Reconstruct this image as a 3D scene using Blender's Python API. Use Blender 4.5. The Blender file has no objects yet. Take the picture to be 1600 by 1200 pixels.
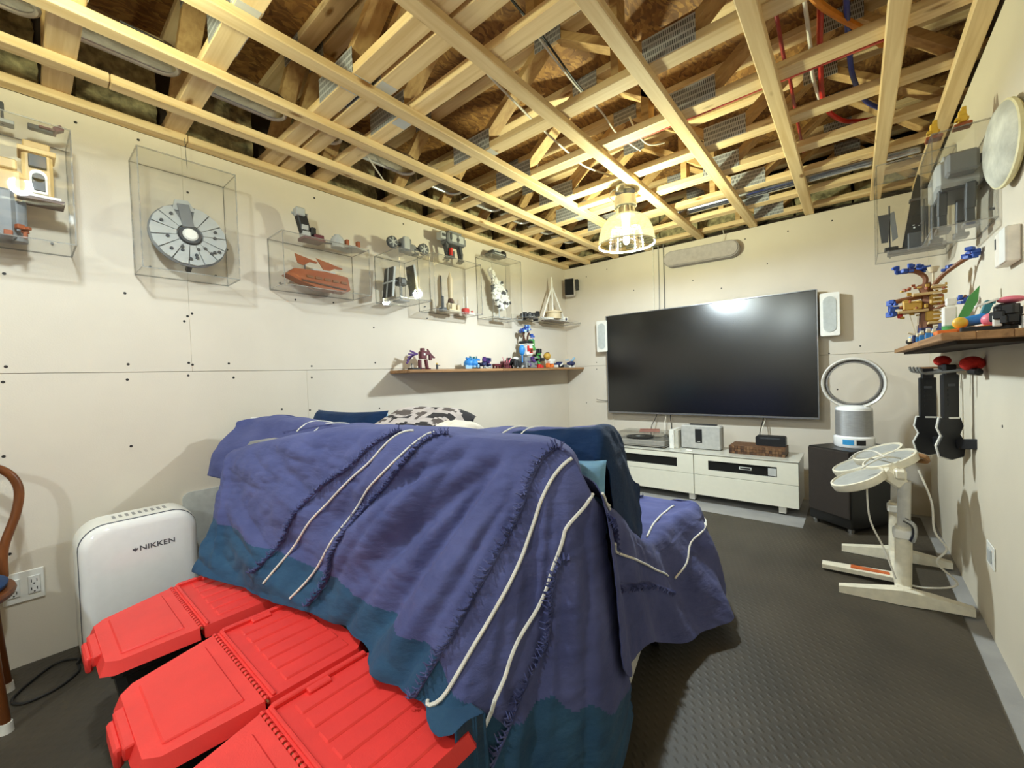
import bpy, bmesh, math, random
import numpy as np
from mathutils import Vector, Matrix, noise
random.seed(7)
sc = bpy.context.scene
COL = sc.collection
PI = math.pi
W, D, H = 3.163, 4.363, 2.44          # room: x 0..W, back wall y = D, drywall top z = H

# ------------------------------------------------------------------ camera
cam = bpy.data.objects.new('camera', bpy.data.cameras.new('camera'))
COL.objects.link(cam)
cam.data.sensor_width = 36.0
cam.data.lens = 36.0 * 642.492 / 1600
cam.data.clip_start = 0.01
yaw, pitch, roll = math.radians(-39.815), math.radians(-1.165), math.radians(-1.991)
f = Vector((math.sin(yaw) * math.cos(pitch), math.cos(yaw) * math.cos(pitch), math.sin(pitch)))
r = Vector((math.cos(yaw), -math.sin(yaw), 0)); u = r.cross(f)
r2 = r * math.cos(roll) + u * math.sin(roll); u2 = -r * math.sin(roll) + u * math.cos(roll)
m = Matrix((r2, u2, -f)).transposed().to_4x4(); m.translation = Vector((2.731, 0, 1.159))
cam.matrix_world = m
sc.camera = cam
# ------------------------------------------------------------------ world, view
wd = bpy.data.worlds.new('world'); sc.world = wd; wd.use_nodes = True
wd.node_tree.nodes['Background'].inputs[0].default_value = (1, .95, .88, 1)
wd.node_tree.nodes['Background'].inputs[1].default_value = 0.02
sc.view_settings.view_transform = 'Standard'; sc.view_settings.look = 'None'
sc.view_settings.gamma = 1; sc.view_settings.use_curve_mapping = False
sc.view_settings.exposure = 1.4
sc.cycles.use_denoising = True
sc.cycles.max_bounces = 10; sc.cycles.diffuse_bounces = 5; sc.cycles.glossy_bounces = 4
sc.cycles.transparent_max_bounces = 40
sc.cycles.sample_clamp_indirect = 6
# the bulbs of the three hanging lamps (the lamps themselves are built further down)
LAMPS = [(1.50, 2.80, 2.05, 82), (1.27, 0.05, 2.27, 40), (1.75, -1.75, 2.19, 44)]
for i, (x, y, z, pw) in enumerate(LAMPS):
    L = bpy.data.lights.new('bulb_light', 'POINT'); L.energy = pw; L.color = (.85, 1, 1.06)
    L.shadow_soft_size = .045
    o = bpy.data.objects.new('bulb_light', L); o.location = (x, y, z + .03); COL.objects.link(o)

# ------------------------------------------------------------------ materials
def lin(c):
    return tuple(((v / 255) / 12.92 if v / 255 <= .04045 else ((v / 255 + .055) / 1.055) ** 2.4) for v in c) + (1,)
class NT:
    def __init__(s, name):
        s.m = bpy.data.materials.new(name); s.m.use_nodes = True
        s.t = s.m.node_tree; s.b = s.t.nodes['Principled BSDF']; s.out = s.t.nodes['Material Output']
    def n(s, typ, **kw):
        nd = s.t.nodes.new(typ)
        for k, v in kw.items():
            if k in nd.inputs.keys() if isinstance(k, str) else False: nd.inputs[k].default_value = v
            else: setattr(nd, k, v)
        return nd
    def l(s, a, b): s.t.links.new(a, b)
MATS = {}
def mat(name, c, rough=.6, metal=0, var=.06, scale=30, bump=0, bscale=80, spec=.5, emit=None, estr=0, stretch=None, coat=0):
    """plain procedural material: colour with noise variation and optional noise bump"""
    if name in MATS: return MATS[name]
    t = NT(name); b = t.b
    b.inputs['Roughness'].default_value = rough; b.inputs['Metallic'].default_value = metal
    b.inputs['Specular IOR Level'].default_value = spec
    if coat: b.inputs['Coat Weight'].default_value = coat; b.inputs['Coat Roughness'].default_value = .06
    tc = t.n('ShaderNodeTexCoord'); mp = t.n('ShaderNodeMapping')
    if stretch: mp.inputs['Scale'].default_value = stretch
    t.l(tc.outputs['Object'], mp.inputs[0])
    nz = t.n('ShaderNodeTexNoise'); nz.inputs['Scale'].default_value = scale; nz.inputs['Detail'].default_value = 4
    t.l(mp.outputs[0], nz.inputs['Vector'])
    rp = t.n('ShaderNodeValToRGB'); c4 = lin(c)
    rp.color_ramp.elements[0].position = .3; rp.color_ramp.elements[1].position = .7
    rp.color_ramp.elements[0].color = tuple(max(0, v * (1 - 2 * var)) for v in c4[:3]) + (1,)
    rp.color_ramp.elements[1].color = tuple(min(1, v * (1 + var)) for v in c4[:3]) + (1,)
    t.l(nz.outputs[0], rp.inputs[0]); t.l(rp.outputs[0], b.inputs['Base Color'])
    if bump:
        n2 = t.n('ShaderNodeTexNoise'); n2.inputs['Scale'].default_value = bscale; n2.inputs['Detail'].default_value = 3
        t.l(mp.outputs[0], n2.inputs['Vector'])
        bp = t.n('ShaderNodeBump'); bp.inputs['Strength'].default_value = bump; bp.inputs['Distance'].default_value = .01
        t.l(n2.outputs[0], bp.inputs['Height']); t.l(bp.outputs[0], b.inputs['Normal'])
    if emit:
        b.inputs['Emission Color'].default_value = lin(emit); b.inputs['Emission Strength'].default_value = estr
    MATS[name] = t.m
    return t.m
def wood(name, c, axis, c2=None, rough=.65):
    t = NT(name); b = t.b; b.inputs['Roughness'].default_value = rough; b.inputs['Specular IOR Level'].default_value = .3
    tc = t.n('ShaderNodeTexCoord'); mp = t.n('ShaderNodeMapping'); oi = t.n('ShaderNodeObjectInfo')
    s = [34, 34, 34]; s['xyz'.index(axis)] = 1.6; mp.inputs['Scale'].default_value = s
    ad = t.n('ShaderNodeVectorMath', operation='SCALE'); cb = t.n('ShaderNodeCombineXYZ')
    for i in range(3): t.l(oi.outputs['Random'], cb.inputs[i])
    t.l(cb.outputs[0], ad.inputs[0]); ad.inputs['Scale'].default_value = 9
    ad2 = t.n('ShaderNodeVectorMath', operation='ADD'); t.l(tc.outputs['Object'], ad2.inputs[0]); t.l(ad.outputs[0], ad2.inputs[1])
    t.l(ad2.outputs[0], mp.inputs[0])
    nz = t.n('ShaderNodeTexNoise'); nz.inputs['Scale'].default_value = 1.0; nz.inputs['Detail'].default_value = 5; nz.inputs['Distortion'].default_value = .6
    t.l(mp.outputs[0], nz.inputs['Vector'])
    rp = t.n('ShaderNodeValToRGB'); e = rp.color_ramp.elements
    e[0].position = .28; e[0].color = lin(c2 or tuple(v * .82 for v in c)); e[1].position = .62; e[1].color = lin(c)
    t.l(nz.outputs[0], rp.inputs[0])
    vo = t.n('ShaderNodeTexVoronoi'); mp2 = t.n('ShaderNodeMapping'); s2 = [9, 9, 9]; s2['xyz'.index(axis)] = 3.2
    mp2.inputs['Scale'].default_value = s2; t.l(ad2.outputs[0], mp2.inputs[0]); t.l(mp2.outputs[0], vo.inputs['Vector'])
    vo.inputs['Scale'].default_value = 1
    kr = t.n('ShaderNodeValToRGB'); kr.color_ramp.elements[0].position = .07; kr.color_ramp.elements[0].color = (.38, .26, .16, 1)
    kr.color_ramp.elements[1].position = .15; kr.color_ramp.elements[1].color = (1, 1, 1, 1)
    t.l(vo.outputs['Distance'], kr.inputs[0])
    mx = t.n('ShaderNodeMix', data_type='RGBA', blend_type='MULTIPLY'); mx.inputs[0].default_value = 1
    t.l(rp.outputs[0], mx.inputs[6]); t.l(kr.outputs[0], mx.inputs[7])
    hs = t.n('ShaderNodeHueSaturation'); ma = t.n('ShaderNodeMath', operation='MULTIPLY_ADD')
    t.l(oi.outputs['Random'], ma.inputs[0]); ma.inputs[1].default_value = .16; ma.inputs[2].default_value = .92
    t.l(ma.outputs[0], hs.inputs['Value']); t.l(mx.outputs[2], hs.inputs['Color'])
    t.l(hs.outputs[0], b.inputs['Base Color'])
    bp = t.n('ShaderNodeBump'); bp.inputs['Strength'].default_value = .12; bp.inputs['Distance'].default_value = .004
    t.l(nz.outputs[0], bp.inputs['Height']); t.l(bp.outputs[0], b.inputs['Normal'])
    return t.m
LUM = (228, 202, 156); LUM2 = (207, 175, 124)
wood_x = wood('lumber_x', LUM, 'x', LUM2); wood_y = wood('lumber_y', LUM, 'y', LUM2); wood_z = wood('lumber_z', (205, 170, 115), 'x', (176, 138, 88))
def osb():
    t = NT('osb'); b = t.b; b.inputs['Roughness'].default_value = .75
    tc = t.n('ShaderNodeTexCoord'); nz = t.n('ShaderNodeTexNoise'); nz.inputs['Scale'].default_value = 9
    t.l(tc.outputs['Object'], nz.inputs['Vector'])
    va = t.n('ShaderNodeVectorMath', operation='MULTIPLY_ADD'); va.inputs[1].default_value = (.12, .12, .12)
    t.l(nz.outputs['Color'], va.inputs[0]); t.l(tc.outputs['Object'], va.inputs[2])
    mp = t.n('ShaderNodeMapping'); mp.inputs['Scale'].default_value = (72, 27, 40); t.l(va.outputs[0], mp.inputs[0])
    vo = t.n('ShaderNodeTexVoronoi'); vo.inputs['Scale'].default_value = 1; t.l(mp.outputs[0], vo.inputs['Vector'])
    rp = t.n('ShaderNodeValToRGB'); e = rp.color_ramp.elements
    e[0].color = lin((92, 58, 24)); e[1].color = lin((172, 128, 64)); e.new(.5).color = lin((134, 92, 42))
    t.l(vo.outputs['Color'], rp.inputs[0]); t.l(rp.outputs[0], b.inputs['Base Color'])
    bp = t.n('ShaderNodeBump'); bp.inputs['Strength'].default_value = .3; bp.inputs['Distance'].default_value = .004
    t.l(vo.outputs['Distance'], bp.inputs['Height']); t.l(bp.outputs[0], b.inputs['Normal'])
    return t.m
OSB = osb()
def acrylic(name, tr, haze, g0):
    t = NT(name); t.t.nodes.remove(t.b)
    T = t.n('ShaderNodeBsdfTransparent'); T.inputs[0].default_value = tr
    G = t.n('ShaderNodeBsdfGlossy'); G.inputs['Roughness'].default_value = .02
    Df = t.n('ShaderNodeBsdfDiffuse'); Df.inputs[0].default_value = (.75, .76, .74, 1)
    nz = t.n('ShaderNodeTexNoise'); nz.inputs['Scale'].default_value = 14; nz.inputs['Detail'].default_value = 4
    tc = t.n('ShaderNodeTexCoord'); t.l(tc.outputs['Object'], nz.inputs['Vector'])
    hz = t.n('ShaderNodeMath', operation='MULTIPLY'); hz.inputs[1].default_value = haze * 2; t.l(nz.outputs[0], hz.inputs[0])
    m1 = t.n('ShaderNodeMixShader'); t.l(hz.outputs[0], m1.inputs[0]); t.l(T.outputs[0], m1.inputs[1]); t.l(Df.outputs[0], m1.inputs[2])
    lw = t.n('ShaderNodeLayerWeight'); lw.inputs['Blend'].default_value = .5
    pw = t.n('ShaderNodeMath', operation='POWER'); pw.inputs[1].default_value = 4; t.l(lw.outputs['Facing'], pw.inputs[0])
    ma = t.n('ShaderNodeMath', operation='MULTIPLY_ADD'); ma.inputs[1].default_value = .4; ma.inputs[2].default_value = g0; t.l(pw.outputs[0], ma.inputs[0])
    m2 = t.n('ShaderNodeMixShader'); t.l(ma.outputs[0], m2.inputs[0]); t.l(m1.outputs[0], m2.inputs[1]); t.l(G.outputs[0], m2.inputs[2])
    t.l(m2.outputs[0], t.out.inputs[0]); MATS[name] = t.m
    return t.m
ACR = acrylic('clear_acrylic', (.984, .984, .978, 1), .004, .022)
ACE = acrylic('acrylic_edge', (.50, .50, .48, 1), .22, .12)
SMOKE = acrylic('clear_plastic_lid', (.93, .93, .92, 1), .008, .05)
def shade_glass():
    t = NT('prismatic_shade'); t.t.nodes.remove(t.b)
    T = t.n('ShaderNodeBsdfTransparent'); T.inputs[0].default_value = (.82, .78, .62, 1)
    Tl = t.n('ShaderNodeBsdfTranslucent'); Tl.inputs[0].default_value = (.95, .84, .50, 1)
    G = t.n('ShaderNodeBsdfGlossy'); G.inputs['Roughness'].default_value = .05
    tc = t.n('ShaderNodeTexCoord'); nz = t.n('ShaderNodeTexNoise'); nz.inputs['Scale'].default_value = 40; t.l(tc.outputs['Object'], nz.inputs['Vector'])
    ma = t.n('ShaderNodeMath', operation='MULTIPLY_ADD'); ma.inputs[1].default_value = .006; ma.inputs[2].default_value = .007; t.l(nz.outputs[0], ma.inputs[0])
    m1 = t.n('ShaderNodeMixShader'); t.l(ma.outputs[0], m1.inputs[0]); t.l(T.outputs[0], m1.inputs[1]); t.l(Tl.outputs[0], m1.inputs[2])
    m2 = t.n('ShaderNodeMixShader'); m2.inputs[0].default_value = .02; t.l(m1.outputs[0], m2.inputs[1]); t.l(G.outputs[0], m2.inputs[2])
    t.l(m2.outputs[0], t.out.inputs[0])
    return t.m
SHADE = shade_glass()
def fabric(name, c, c2, wscale=520, rough=.92):
    t = NT(name); b = t.b; b.inputs['Roughness'].default_value = rough; b.inputs['Specular IOR Level'].default_value = .15
    b.inputs['Sheen Weight'].default_value = .06
    tc = t.n('ShaderNodeTexCoord'); nz = t.n('ShaderNodeTexNoise'); nz.inputs['Scale'].default_value = 7; nz.inputs['Detail'].default_value = 6
    t.l(tc.outputs['Object'], nz.inputs['Vector'])
    rp = t.n('ShaderNodeValToRGB'); e = rp.color_ramp.elements; e[0].position = .3; e[1].position = .7; e[0].color = lin(c2); e[1].color = lin(c)
    t.l(nz.outputs[0], rp.inputs[0]); t.l(rp.outputs[0], b.inputs['Base Color'])
    n2 = t.n('ShaderNodeTexNoise'); n2.inputs['Scale'].default_value = wscale; n3 = t.n('ShaderNodeTexNoise'); n3.inputs['Scale'].default_value = 28; n3.inputs['Detail'].default_value = 5
    mp = t.n('ShaderNodeMapping'); mp.inputs['Scale'].default_value = (1, 1, 2.6); mp.inputs['Rotation'].default_value = (.3, .4, 0)
    t.l(tc.outputs['Object'], mp.inputs[0]); t.l(mp.outputs[0], n3.inputs['Vector']); t.l(tc.outputs['Object'], n2.inputs['Vector'])
    ad = t.n('ShaderNodeMath', operation='MULTIPLY_ADD'); ad.inputs[1].default_value = 1.6; t.l(n3.outputs[0], ad.inputs[0])
    sm = t.n('ShaderNodeMath', operation='MULTIPLY'); sm.inputs[1].default_value = .25; t.l(n2.outputs[0], sm.inputs[0]); t.l(sm.outputs[0], ad.inputs[2])
    bp = t.n('ShaderNodeBump'); bp.inputs['Strength'].default_value = .35; bp.inputs['Distance'].default_value = .006
    t.l(ad.outputs[0], bp.inputs['Height']); t.l(bp.outputs[0], b.inputs['Normal'])
    MATS[name] = t.m
    return t.m
FAB = fabric('blue_violet_cotton', (90, 95, 142), (74, 79, 124)); TEAL = fabric('teal_blue_cotton', (54, 88, 118), (42, 70, 100)); NAVY = fabric('dark_navy_cotton', (30, 56, 92), (22, 42, 74))
PALEB = fabric('pale_blue_cotton', (150, 196, 226), (120, 170, 205)); SOFAF = fabric('grey_sofa_fabric', (150, 148, 145), (120, 118, 116))
def drywall(name, c):
    return mat(name, c, rough=.85, var=.02, scale=3, bump=.05, bscale=160, spec=.2)
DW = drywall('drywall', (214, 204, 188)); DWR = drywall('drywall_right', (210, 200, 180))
def rubber():
    t = NT('rubber_mat'); b = t.b; b.inputs['Roughness'].default_value = .55; b.inputs['Specular IOR Level'].default_value = .4
    tc = t.n('ShaderNodeTexCoord'); sp = t.n('ShaderNodeSeparateXYZ'); t.l(tc.outputs['Object'], sp.inputs[0])
    def M(op, a, bb):
        n = t.n('ShaderNodeMath', operation=op)
        for i, v in enumerate((a, bb)):
            if v is None: continue
            if isinstance(v, (int, float)): n.inputs[i].default_value = v
            else: t.l(v, n.inputs[i])
        return n.outputs[0]
    X, Y = sp.outputs[0], sp.outputs[1]
    k = 140
    a = M('MULTIPLY', M('ADD', X, Y), k); c_ = M('MULTIPLY', M('SUBTRACT', X, Y), k)
    h1 = M('MULTIPLY', M('SINE', a, None), M('SINE', M('MULTIPLY', c_, .5), None))
    h = M('POWER', M('MAXIMUM', h1, 0.0), 1.5)
    nz = t.n('ShaderNodeTexNoise'); nz.inputs['Scale'].default_value = 3; nz.inputs['Detail'].default_value = 8; t.l(tc.outputs['Object'], nz.inputs['Vector'])
    rp = t.n('ShaderNodeValToRGB'); rp.color_ramp.elements[0].position = .3; rp.color_ramp.elements[1].position = .75
    rp.color_ramp.elements[0].color = lin((56, 50, 41)); rp.color_ramp.elements[1].color = lin((74, 66, 54))
    t.l(nz.outputs[0], rp.inputs[0]); t.l(rp.outputs[0], b.inputs['Base Color'])
    bp = t.n('ShaderNodeBump'); bp.inputs['Strength'].default_value = .35; bp.inputs['Distance'].default_value = .003
    t.l(h, bp.inputs['Height']); t.l(bp.outputs[0], b.inputs['Normal'])
    return t.m
RUBBER = rubber()
CONC = mat('painted_concrete', (150, 148, 145), .8, var=.08, scale=6, bump=.1, bscale=60)
RED = mat('red_plastic', (240, 62, 58), .42, var=.04, scale=8, bump=.06, bscale=260)
BLACKP = mat('black_plastic', (22, 22, 24), .45, bump=.04, bscale=200)
WHITEP = mat('white_plastic', (232, 230, 222), .35, var=.02)
WHITEG = mat('white_gloss', (250, 250, 250), .12, var=.01, coat=.6)
GALV = mat('galvanised_steel', (190, 192, 194), .22, metal=1, var=.12, scale=25, bump=.05, bscale=30)
GUSSET = None
def gusset():
    t = NT('gusset_plate'); b = t.b; b.inputs['Metallic'].default_value = .35; b.inputs['Roughness'].default_value = .5
    tc = t.n('ShaderNodeTexCoord'); mp = t.n('ShaderNodeMapping'); mp.inputs['Scale'].default_value = (62, 62, 30); t.l(tc.outputs['Object'], mp.inputs[0])
    ck = t.n('ShaderNodeTexBrick'); ck.inputs['Scale'].default_value = 1; ck.inputs['Color1'].default_value = lin((80, 80, 82)); ck.inputs['Color2'].default_value = lin((110, 110, 112)); ck.inputs['Mortar'].default_value = lin((196, 198, 200))
    ck.inputs['Mortar Size'].default_value = .14; ck.inputs['Brick Width'].default_value = .55; ck.inputs['Row Height'].default_value = .8
    rt = t.n('ShaderNodeMapping'); rt.inputs['Rotation'].default_value = (PI / 2, 0, 0); t.l(mp.outputs[0], rt.inputs[0]); t.l(rt.outputs[0], ck.inputs['Vector'])
    t.l(ck.outputs['Color'], b.inputs['Base Color'])
    return t.m
GUSSET = gusset()
BATT = mat('mineral_batt', (168, 158, 118), .95, var=.35, scale=22, bump=.8, bscale=40)
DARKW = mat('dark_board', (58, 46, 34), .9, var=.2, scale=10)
SHELFW = wood('shelf_oak', (164, 124, 84), 'y', (112, 80, 50)); BLOCKW = None
def flat(name, c, rough=.5, **k): return mat('c_' + name, c, rough, var=.03, **k)
C = {k: flat(k, v) for k, v in dict(
    lgrey=(176, 178, 176), mgrey=(120, 122, 124), dgrey=(66, 68, 72), black=(24, 24, 26), white=(236, 234, 226), tan=(206, 174, 116), brown=(122, 74, 40),
    rust=(150, 74, 30), dbrown=(78, 46, 28), red=(196, 40, 36), blue=(38, 76, 160), sky=(46, 130, 205), dkblue=(34, 44, 92), purple=(78, 40, 112), maroon=(96, 36, 46),
    green=(74, 150, 74), yellow=(226, 184, 60), orange=(232, 120, 44), pink=(232, 120, 140), sand=(214, 196, 160), gold=(190, 150, 60), lblue=(150, 190, 220), teal=(40, 120, 130)).items()}

# ------------------------------------------------------------------ mesh builder
OFF = {}
class MB:
    def __init__(s): s.v = []; s.f = []; s.mi = []; s.cur = 0
    def add(s, vs, fs):
        k = len(s.v); s.v += [tuple(p) for p in vs]; s.f += [tuple(i + k for i in q) for q in fs]; s.mi += [s.cur] * len(fs); return s
    def box(s, c, d, rot=None, bev=0):
        x, y, z = (q / 2 for q in d)
        if bev <= 0:
            vs = [(a * x, b * y, e * z) for a in (-1, 1) for b in (-1, 1) for e in (-1, 1)]
            fs = [(0, 1, 3, 2), (4, 6, 7, 5), (0, 4, 5, 1), (2, 3, 7, 6), (0, 2, 6, 4), (1, 5, 7, 3)]
        else:
            b = min(bev, x * .9, y * .9, z * .9); vs = []; idx = {}
            for a in (-1, 1):
                for e in (-1, 1):
                    for g in (-1, 1):
                        for ax, p in enumerate(((a * x, e * (y - b), g * (z - b)), (a * (x - b), e * y, g * (z - b)), (a * (x - b), e * (y - b), g * z))):
                            idx[a, e, g, ax] = len(vs); vs.append(p)
            fs = []
            for q in (-1, 1):
                sq = [(-1, -1), (1, -1), (1, 1), (-1, 1)]
                if q < 0: sq = sq[::-1]
                fs.append(tuple(idx[q, a, e, 0] for a, e in sq)); fs.append(tuple(idx[a, q, e, 1] for e, a in sq)); fs.append(tuple(idx[a, e, q, 2] for a, e in sq))
            for a in (-1, 1):
                for e in (-1, 1):
                    def fl(t, flip): return t[::-1] if flip else t
                    fs.append(fl((idx[a, e, -1, 0], idx[a, e, 1, 0], idx[a, e, 1, 1], idx[a, e, -1, 1]), a * e > 0))
                    fs.append(fl((idx[a, -1, e, 0], idx[a, 1, e, 0], idx[a, 1, e, 2], idx[a, -1, e, 2]), a * e < 0))
                    fs.append(fl((idx[-1, a, e, 1], idx[1, a, e, 1], idx[1, a, e, 2], idx[-1, a, e, 2]), a * e > 0))
                    for g in (-1, 1): fs.append(fl((idx[a, e, g, 0], idx[a, e, g, 1], idx[a, e, g, 2]), a * e * g < 0))
        C_ = Vector(c)
        if rot is not None: vs = [rot @ Vector(p) + C_ for p in vs]
        else: vs = [Vector(p) + C_ for p in vs]
        return s.add(vs, fs)
    def b2(s, p, q, bev=0):      # box from two corners
        return s.box([(a + b) / 2 for a, b in zip(p, q)], [abs(a - b) for a, b in zip(p, q)], None, bev)
    def bar(s, p0, p1, w, h, up=(0, 0, 1), bev=0):   # rectangular bar between two points
        p0, p1 = Vector(p0), Vector(p1); d = (p1 - p0); L = d.length; d.normalize()
        U = Vector(up); X = d.cross(U)
        if X.length < 1e-4: X = d.cross(Vector((1, 0, 0)))
        X.normalize(); U = X.cross(d)
        return s.box((p0 + p1) / 2, (L, w, h), Matrix((d, X, U)).transposed(), bev)
    def frame(s, d):
        d = Vector(d).normalized(); a = Vector((0, 0, 1)) if abs(d.z) < .9 else Vector((1, 0, 0))
        X = a.cross(d).normalized(); return X, d.cross(X)
    def cyl(s, p0, p1, r0, r1=None, n=16, cap=True):
        r1 = r0 if r1 is None else r1; p0, p1 = Vector(p0), Vector(p1); X, Y = s.frame(p1 - p0)
        vs = []
        for p, r in ((p0, r0), (p1, r1)):
            vs += [p + (X * math.cos(2 * PI * i / n) + Y * math.sin(2 * PI * i / n)) * r for i in range(n)]
        fs = [(i, (i + 1) % n, n + (i + 1) % n, n + i) for i in range(n)]
        if cap: fs += [tuple(range(n))[::-1], tuple(range(n, 2 * n))]
        return s.add(vs, fs)
    def tube(s, pts, r, n=8, closed=False, smooth=0):
        P = [Vector(p) for p in pts]
        if smooth:
            if isinstance(r, (list, tuple)): r = list(np.interp(np.linspace(0, 1, (len(P) - 1) * smooth + 1), np.linspace(0, 1, len(r)), r))
            P = crv(P, smooth, closed)
        N = len(P); vs = []; X = None
        for i in range(N):
            a, b = (P[(i - 1) % N], P[(i + 1) % N]) if closed else (P[max(i - 1, 0)], P[min(i + 1, N - 1)])
            d = (b - a).normalized() if (b - a).length > 1e-9 else Vector((0, 0, 1))
            if X is None: X, _ = s.frame(d)
            X = (X - d * X.dot(d)); X = X.normalized() if X.length > 1e-6 else s.frame(d)[0]
            Y = d.cross(X); rr = r[i] if isinstance(r, (list, tuple)) else r
            vs += [P[i] + (X * math.cos(2 * PI * k / n) + Y * math.sin(2 * PI * k / n)) * rr for k in range(n)]
        fs = []
        for i in range(N if closed else N - 1):
            j = (i + 1) % N
            fs += [(i * n + k, i * n + (k + 1) % n, j * n + (k + 1) % n, j * n + k) for k in range(n)]
        if not closed: fs += [tuple(range(n))[::-1], tuple(range((N - 1) * n, N * n))]
        return s.add(vs, fs)
    def lathe(s, prof, c, ax=(0, 0, 1), n=32, flute=0, nf=0):
        X, Y = s.frame(ax); A = Vector(ax).normalized(); c = Vector(c); vs = []; fs = []
        for (r, z) in prof:
            for i in range(n):
                rr = r * (1 + (flute * (i % 2) if flute else 0))
                vs.append(c + A * z + (X * math.cos(2 * PI * i / n) + Y * math.sin(2 * PI * i / n)) * rr)
        for j in range(len(prof) - 1):
            fs += [(j * n + i, j * n + (i + 1) % n, (j + 1) * n + (i + 1) % n, (j + 1) * n + i) for i in range(n)]
        if prof[0][0] > 1e-6 and prof[0][0] < 0: pass
        return s.add(vs, fs)
    def sph(s, c, r, nu=14, nv=9, p=1):
        R = r if isinstance(r, (tuple, list)) else (r, r, r); vs = []; fs = []
        sg = lambda v: math.copysign(abs(v) ** p, v)
        for j in range(nv + 1):
            a = -PI / 2 + PI * j / nv
            for i in range(nu):
                b = 2 * PI * i / nu
                vs.append((c[0] + R[0] * sg(math.cos(a)) * sg(math.cos(b)), c[1] + R[1] * sg(math.cos(a)) * sg(math.sin(b)), c[2] + R[2] * sg(math.sin(a))))
        for j in range(nv): fs += [(j * nu + i, j * nu + (i + 1) % nu, (j + 1) * nu + (i + 1) % nu, (j + 1) * nu + i) for i in range(nu)]
        return s.add(vs, fs)
    def prism(s, poly, o, X, Y, h):     # polygon in plane (o,X,Y) extruded h along X x Y
        o, X, Y = Vector(o), Vector(X).normalized(), Vector(Y).normalized(); Z = X.cross(Y); n = len(poly)
        vs = [o + X * a + Y * b for a, b in poly] + [o + X * a + Y * b + Z * h for a, b in poly]
        fs = [tuple(range(n))[::-1], tuple(range(n, 2 * n))] + [(i, (i + 1) % n, n + (i + 1) % n, n + i) for i in range(n)]
        return s.add(vs, fs)
    def grid(s, P):
        a, b = len(P), len(P[0])
        return s.add([q for row in P for q in row], [(i * b + j, i * b + j + 1, (i + 1) * b + j + 1, (i + 1) * b + j) for i in range(a - 1) for j in range(b - 1)])
    def build(s, name, m, parent=None, smooth=35, base=None):
        me = bpy.data.meshes.new(name)
        off = Vector(base) if base is not None else (OFF.get(parent.name, Vector()) if parent else Vector())
        me.from_pydata([Vector(p) - off for p in s.v], [], s.f)
        for q in (m if isinstance(m, (list, tuple)) else [m]): me.materials.append(q)
        me.polygons.foreach_set('material_index', s.mi)
        me.update()
        if smooth:
            me.polygons.foreach_set('use_smooth', [True] * len(me.polygons)); me.set_sharp_from_angle(angle=math.radians(smooth))
        o = bpy.data.objects.new(name, me); COL.objects.link(o)
        if parent: o.parent = parent; OFF[o.name] = off
        else: o.location = off; OFF[o.name] = off
        return o
def crv(P, k=6, closed=False):
    P = [Vector(p) for p in P]; N = len(P); out = []
    for i in range(N if closed else N - 1):
        a, b, c, d = (P[(i - 1) % N], P[i], P[(i + 1) % N], P[(i + 2) % N]) if closed else (P[max(i - 1, 0)], P[i], P[i + 1], P[min(i + 2, N - 1)])
        for j in range(k):
            t = j / k
            out.append(.5 * ((2 * b) + (c - a) * t + (2 * a - 5 * b + 4 * c - d) * t * t + (3 * b - a - 3 * c + d) * t ** 3))
    if not closed: out.append(P[-1])
    return out
def tag(o, label=None, cat=None, group=None, kind=None):
    if label: o['label'] = label
    if cat: o['category'] = cat
    if group: o['group'] = group
    if kind: o['kind'] = kind
    return o
def thing(name, label, cat, loc, group=None):
    o = bpy.data.objects.new(name, None); o.empty_display_size = .05; COL.objects.link(o); o.location = loc; OFF[o.name] = Vector(loc)
    return tag(o, label, cat, group)
def struct(name, loc=(0, 0, 0)):
    o = bpy.data.objects.new(name, None); COL.objects.link(o); o.location = loc; OFF[o.name] = Vector(loc); o['kind'] = 'structure'
    return o
def copytree(src, name, loc, label, group=None):
    c = src.copy(); c.name = name; COL.objects.link(c); c.location = loc; OFF[c.name] = Vector(loc); c['label'] = label
    if group: c['group'] = group
    for ch in src.children:
        k = ch.copy(); COL.objects.link(k); k.parent = c
        for g in ch.children:
            q = g.copy(); COL.objects.link(q); q.parent = k
    return c
def simple(name, label, cat, mb, m, base, group=None, smooth=35):
    return tag(mb.build(name, m, None, smooth, base), label, cat, group)
Rz = lambda a: Matrix.Rotation(a, 3, 'Z')

# ================================================================== SETTING
YB = -3.0
fl = struct('floor')
MB().b2((-.1, YB - .1, -.12), (W + .1, D + .1, -.012)).build('slab', CONC, fl)
mt = MB()
mt.b2((.0, YB, -.012), (3.092, 3.54, 0)).b2((2.432, 3.54, -.012), (3.092, D - .12, 0))
mt.build('rubber_mat', RUBBER, fl)
def panel_wall(name, parts, m, screws, axis, side):
    w = struct(name)
    for p, q in parts: MB().b2(p, q, .0012).build('drywall_sheet', m, w)
    s = MB()
    for a, z in screws:
        c0 = (side, a, z) if axis == 'x' else (a, side, z)
        n = Vector((1 if side < 1 else -1, 0, 0)) if axis == 'x' else Vector((0, -1, 0))
        s.cyl(Vector(c0) - n * .002, Vector(c0) + n * .0012, .0062, n=8)
    so = s.build('screw_heads', mat('screw', (38, 34, 30), .6), w, 0); so['kind'] = 'stuff'
    return w
SM = 1.241
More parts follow.
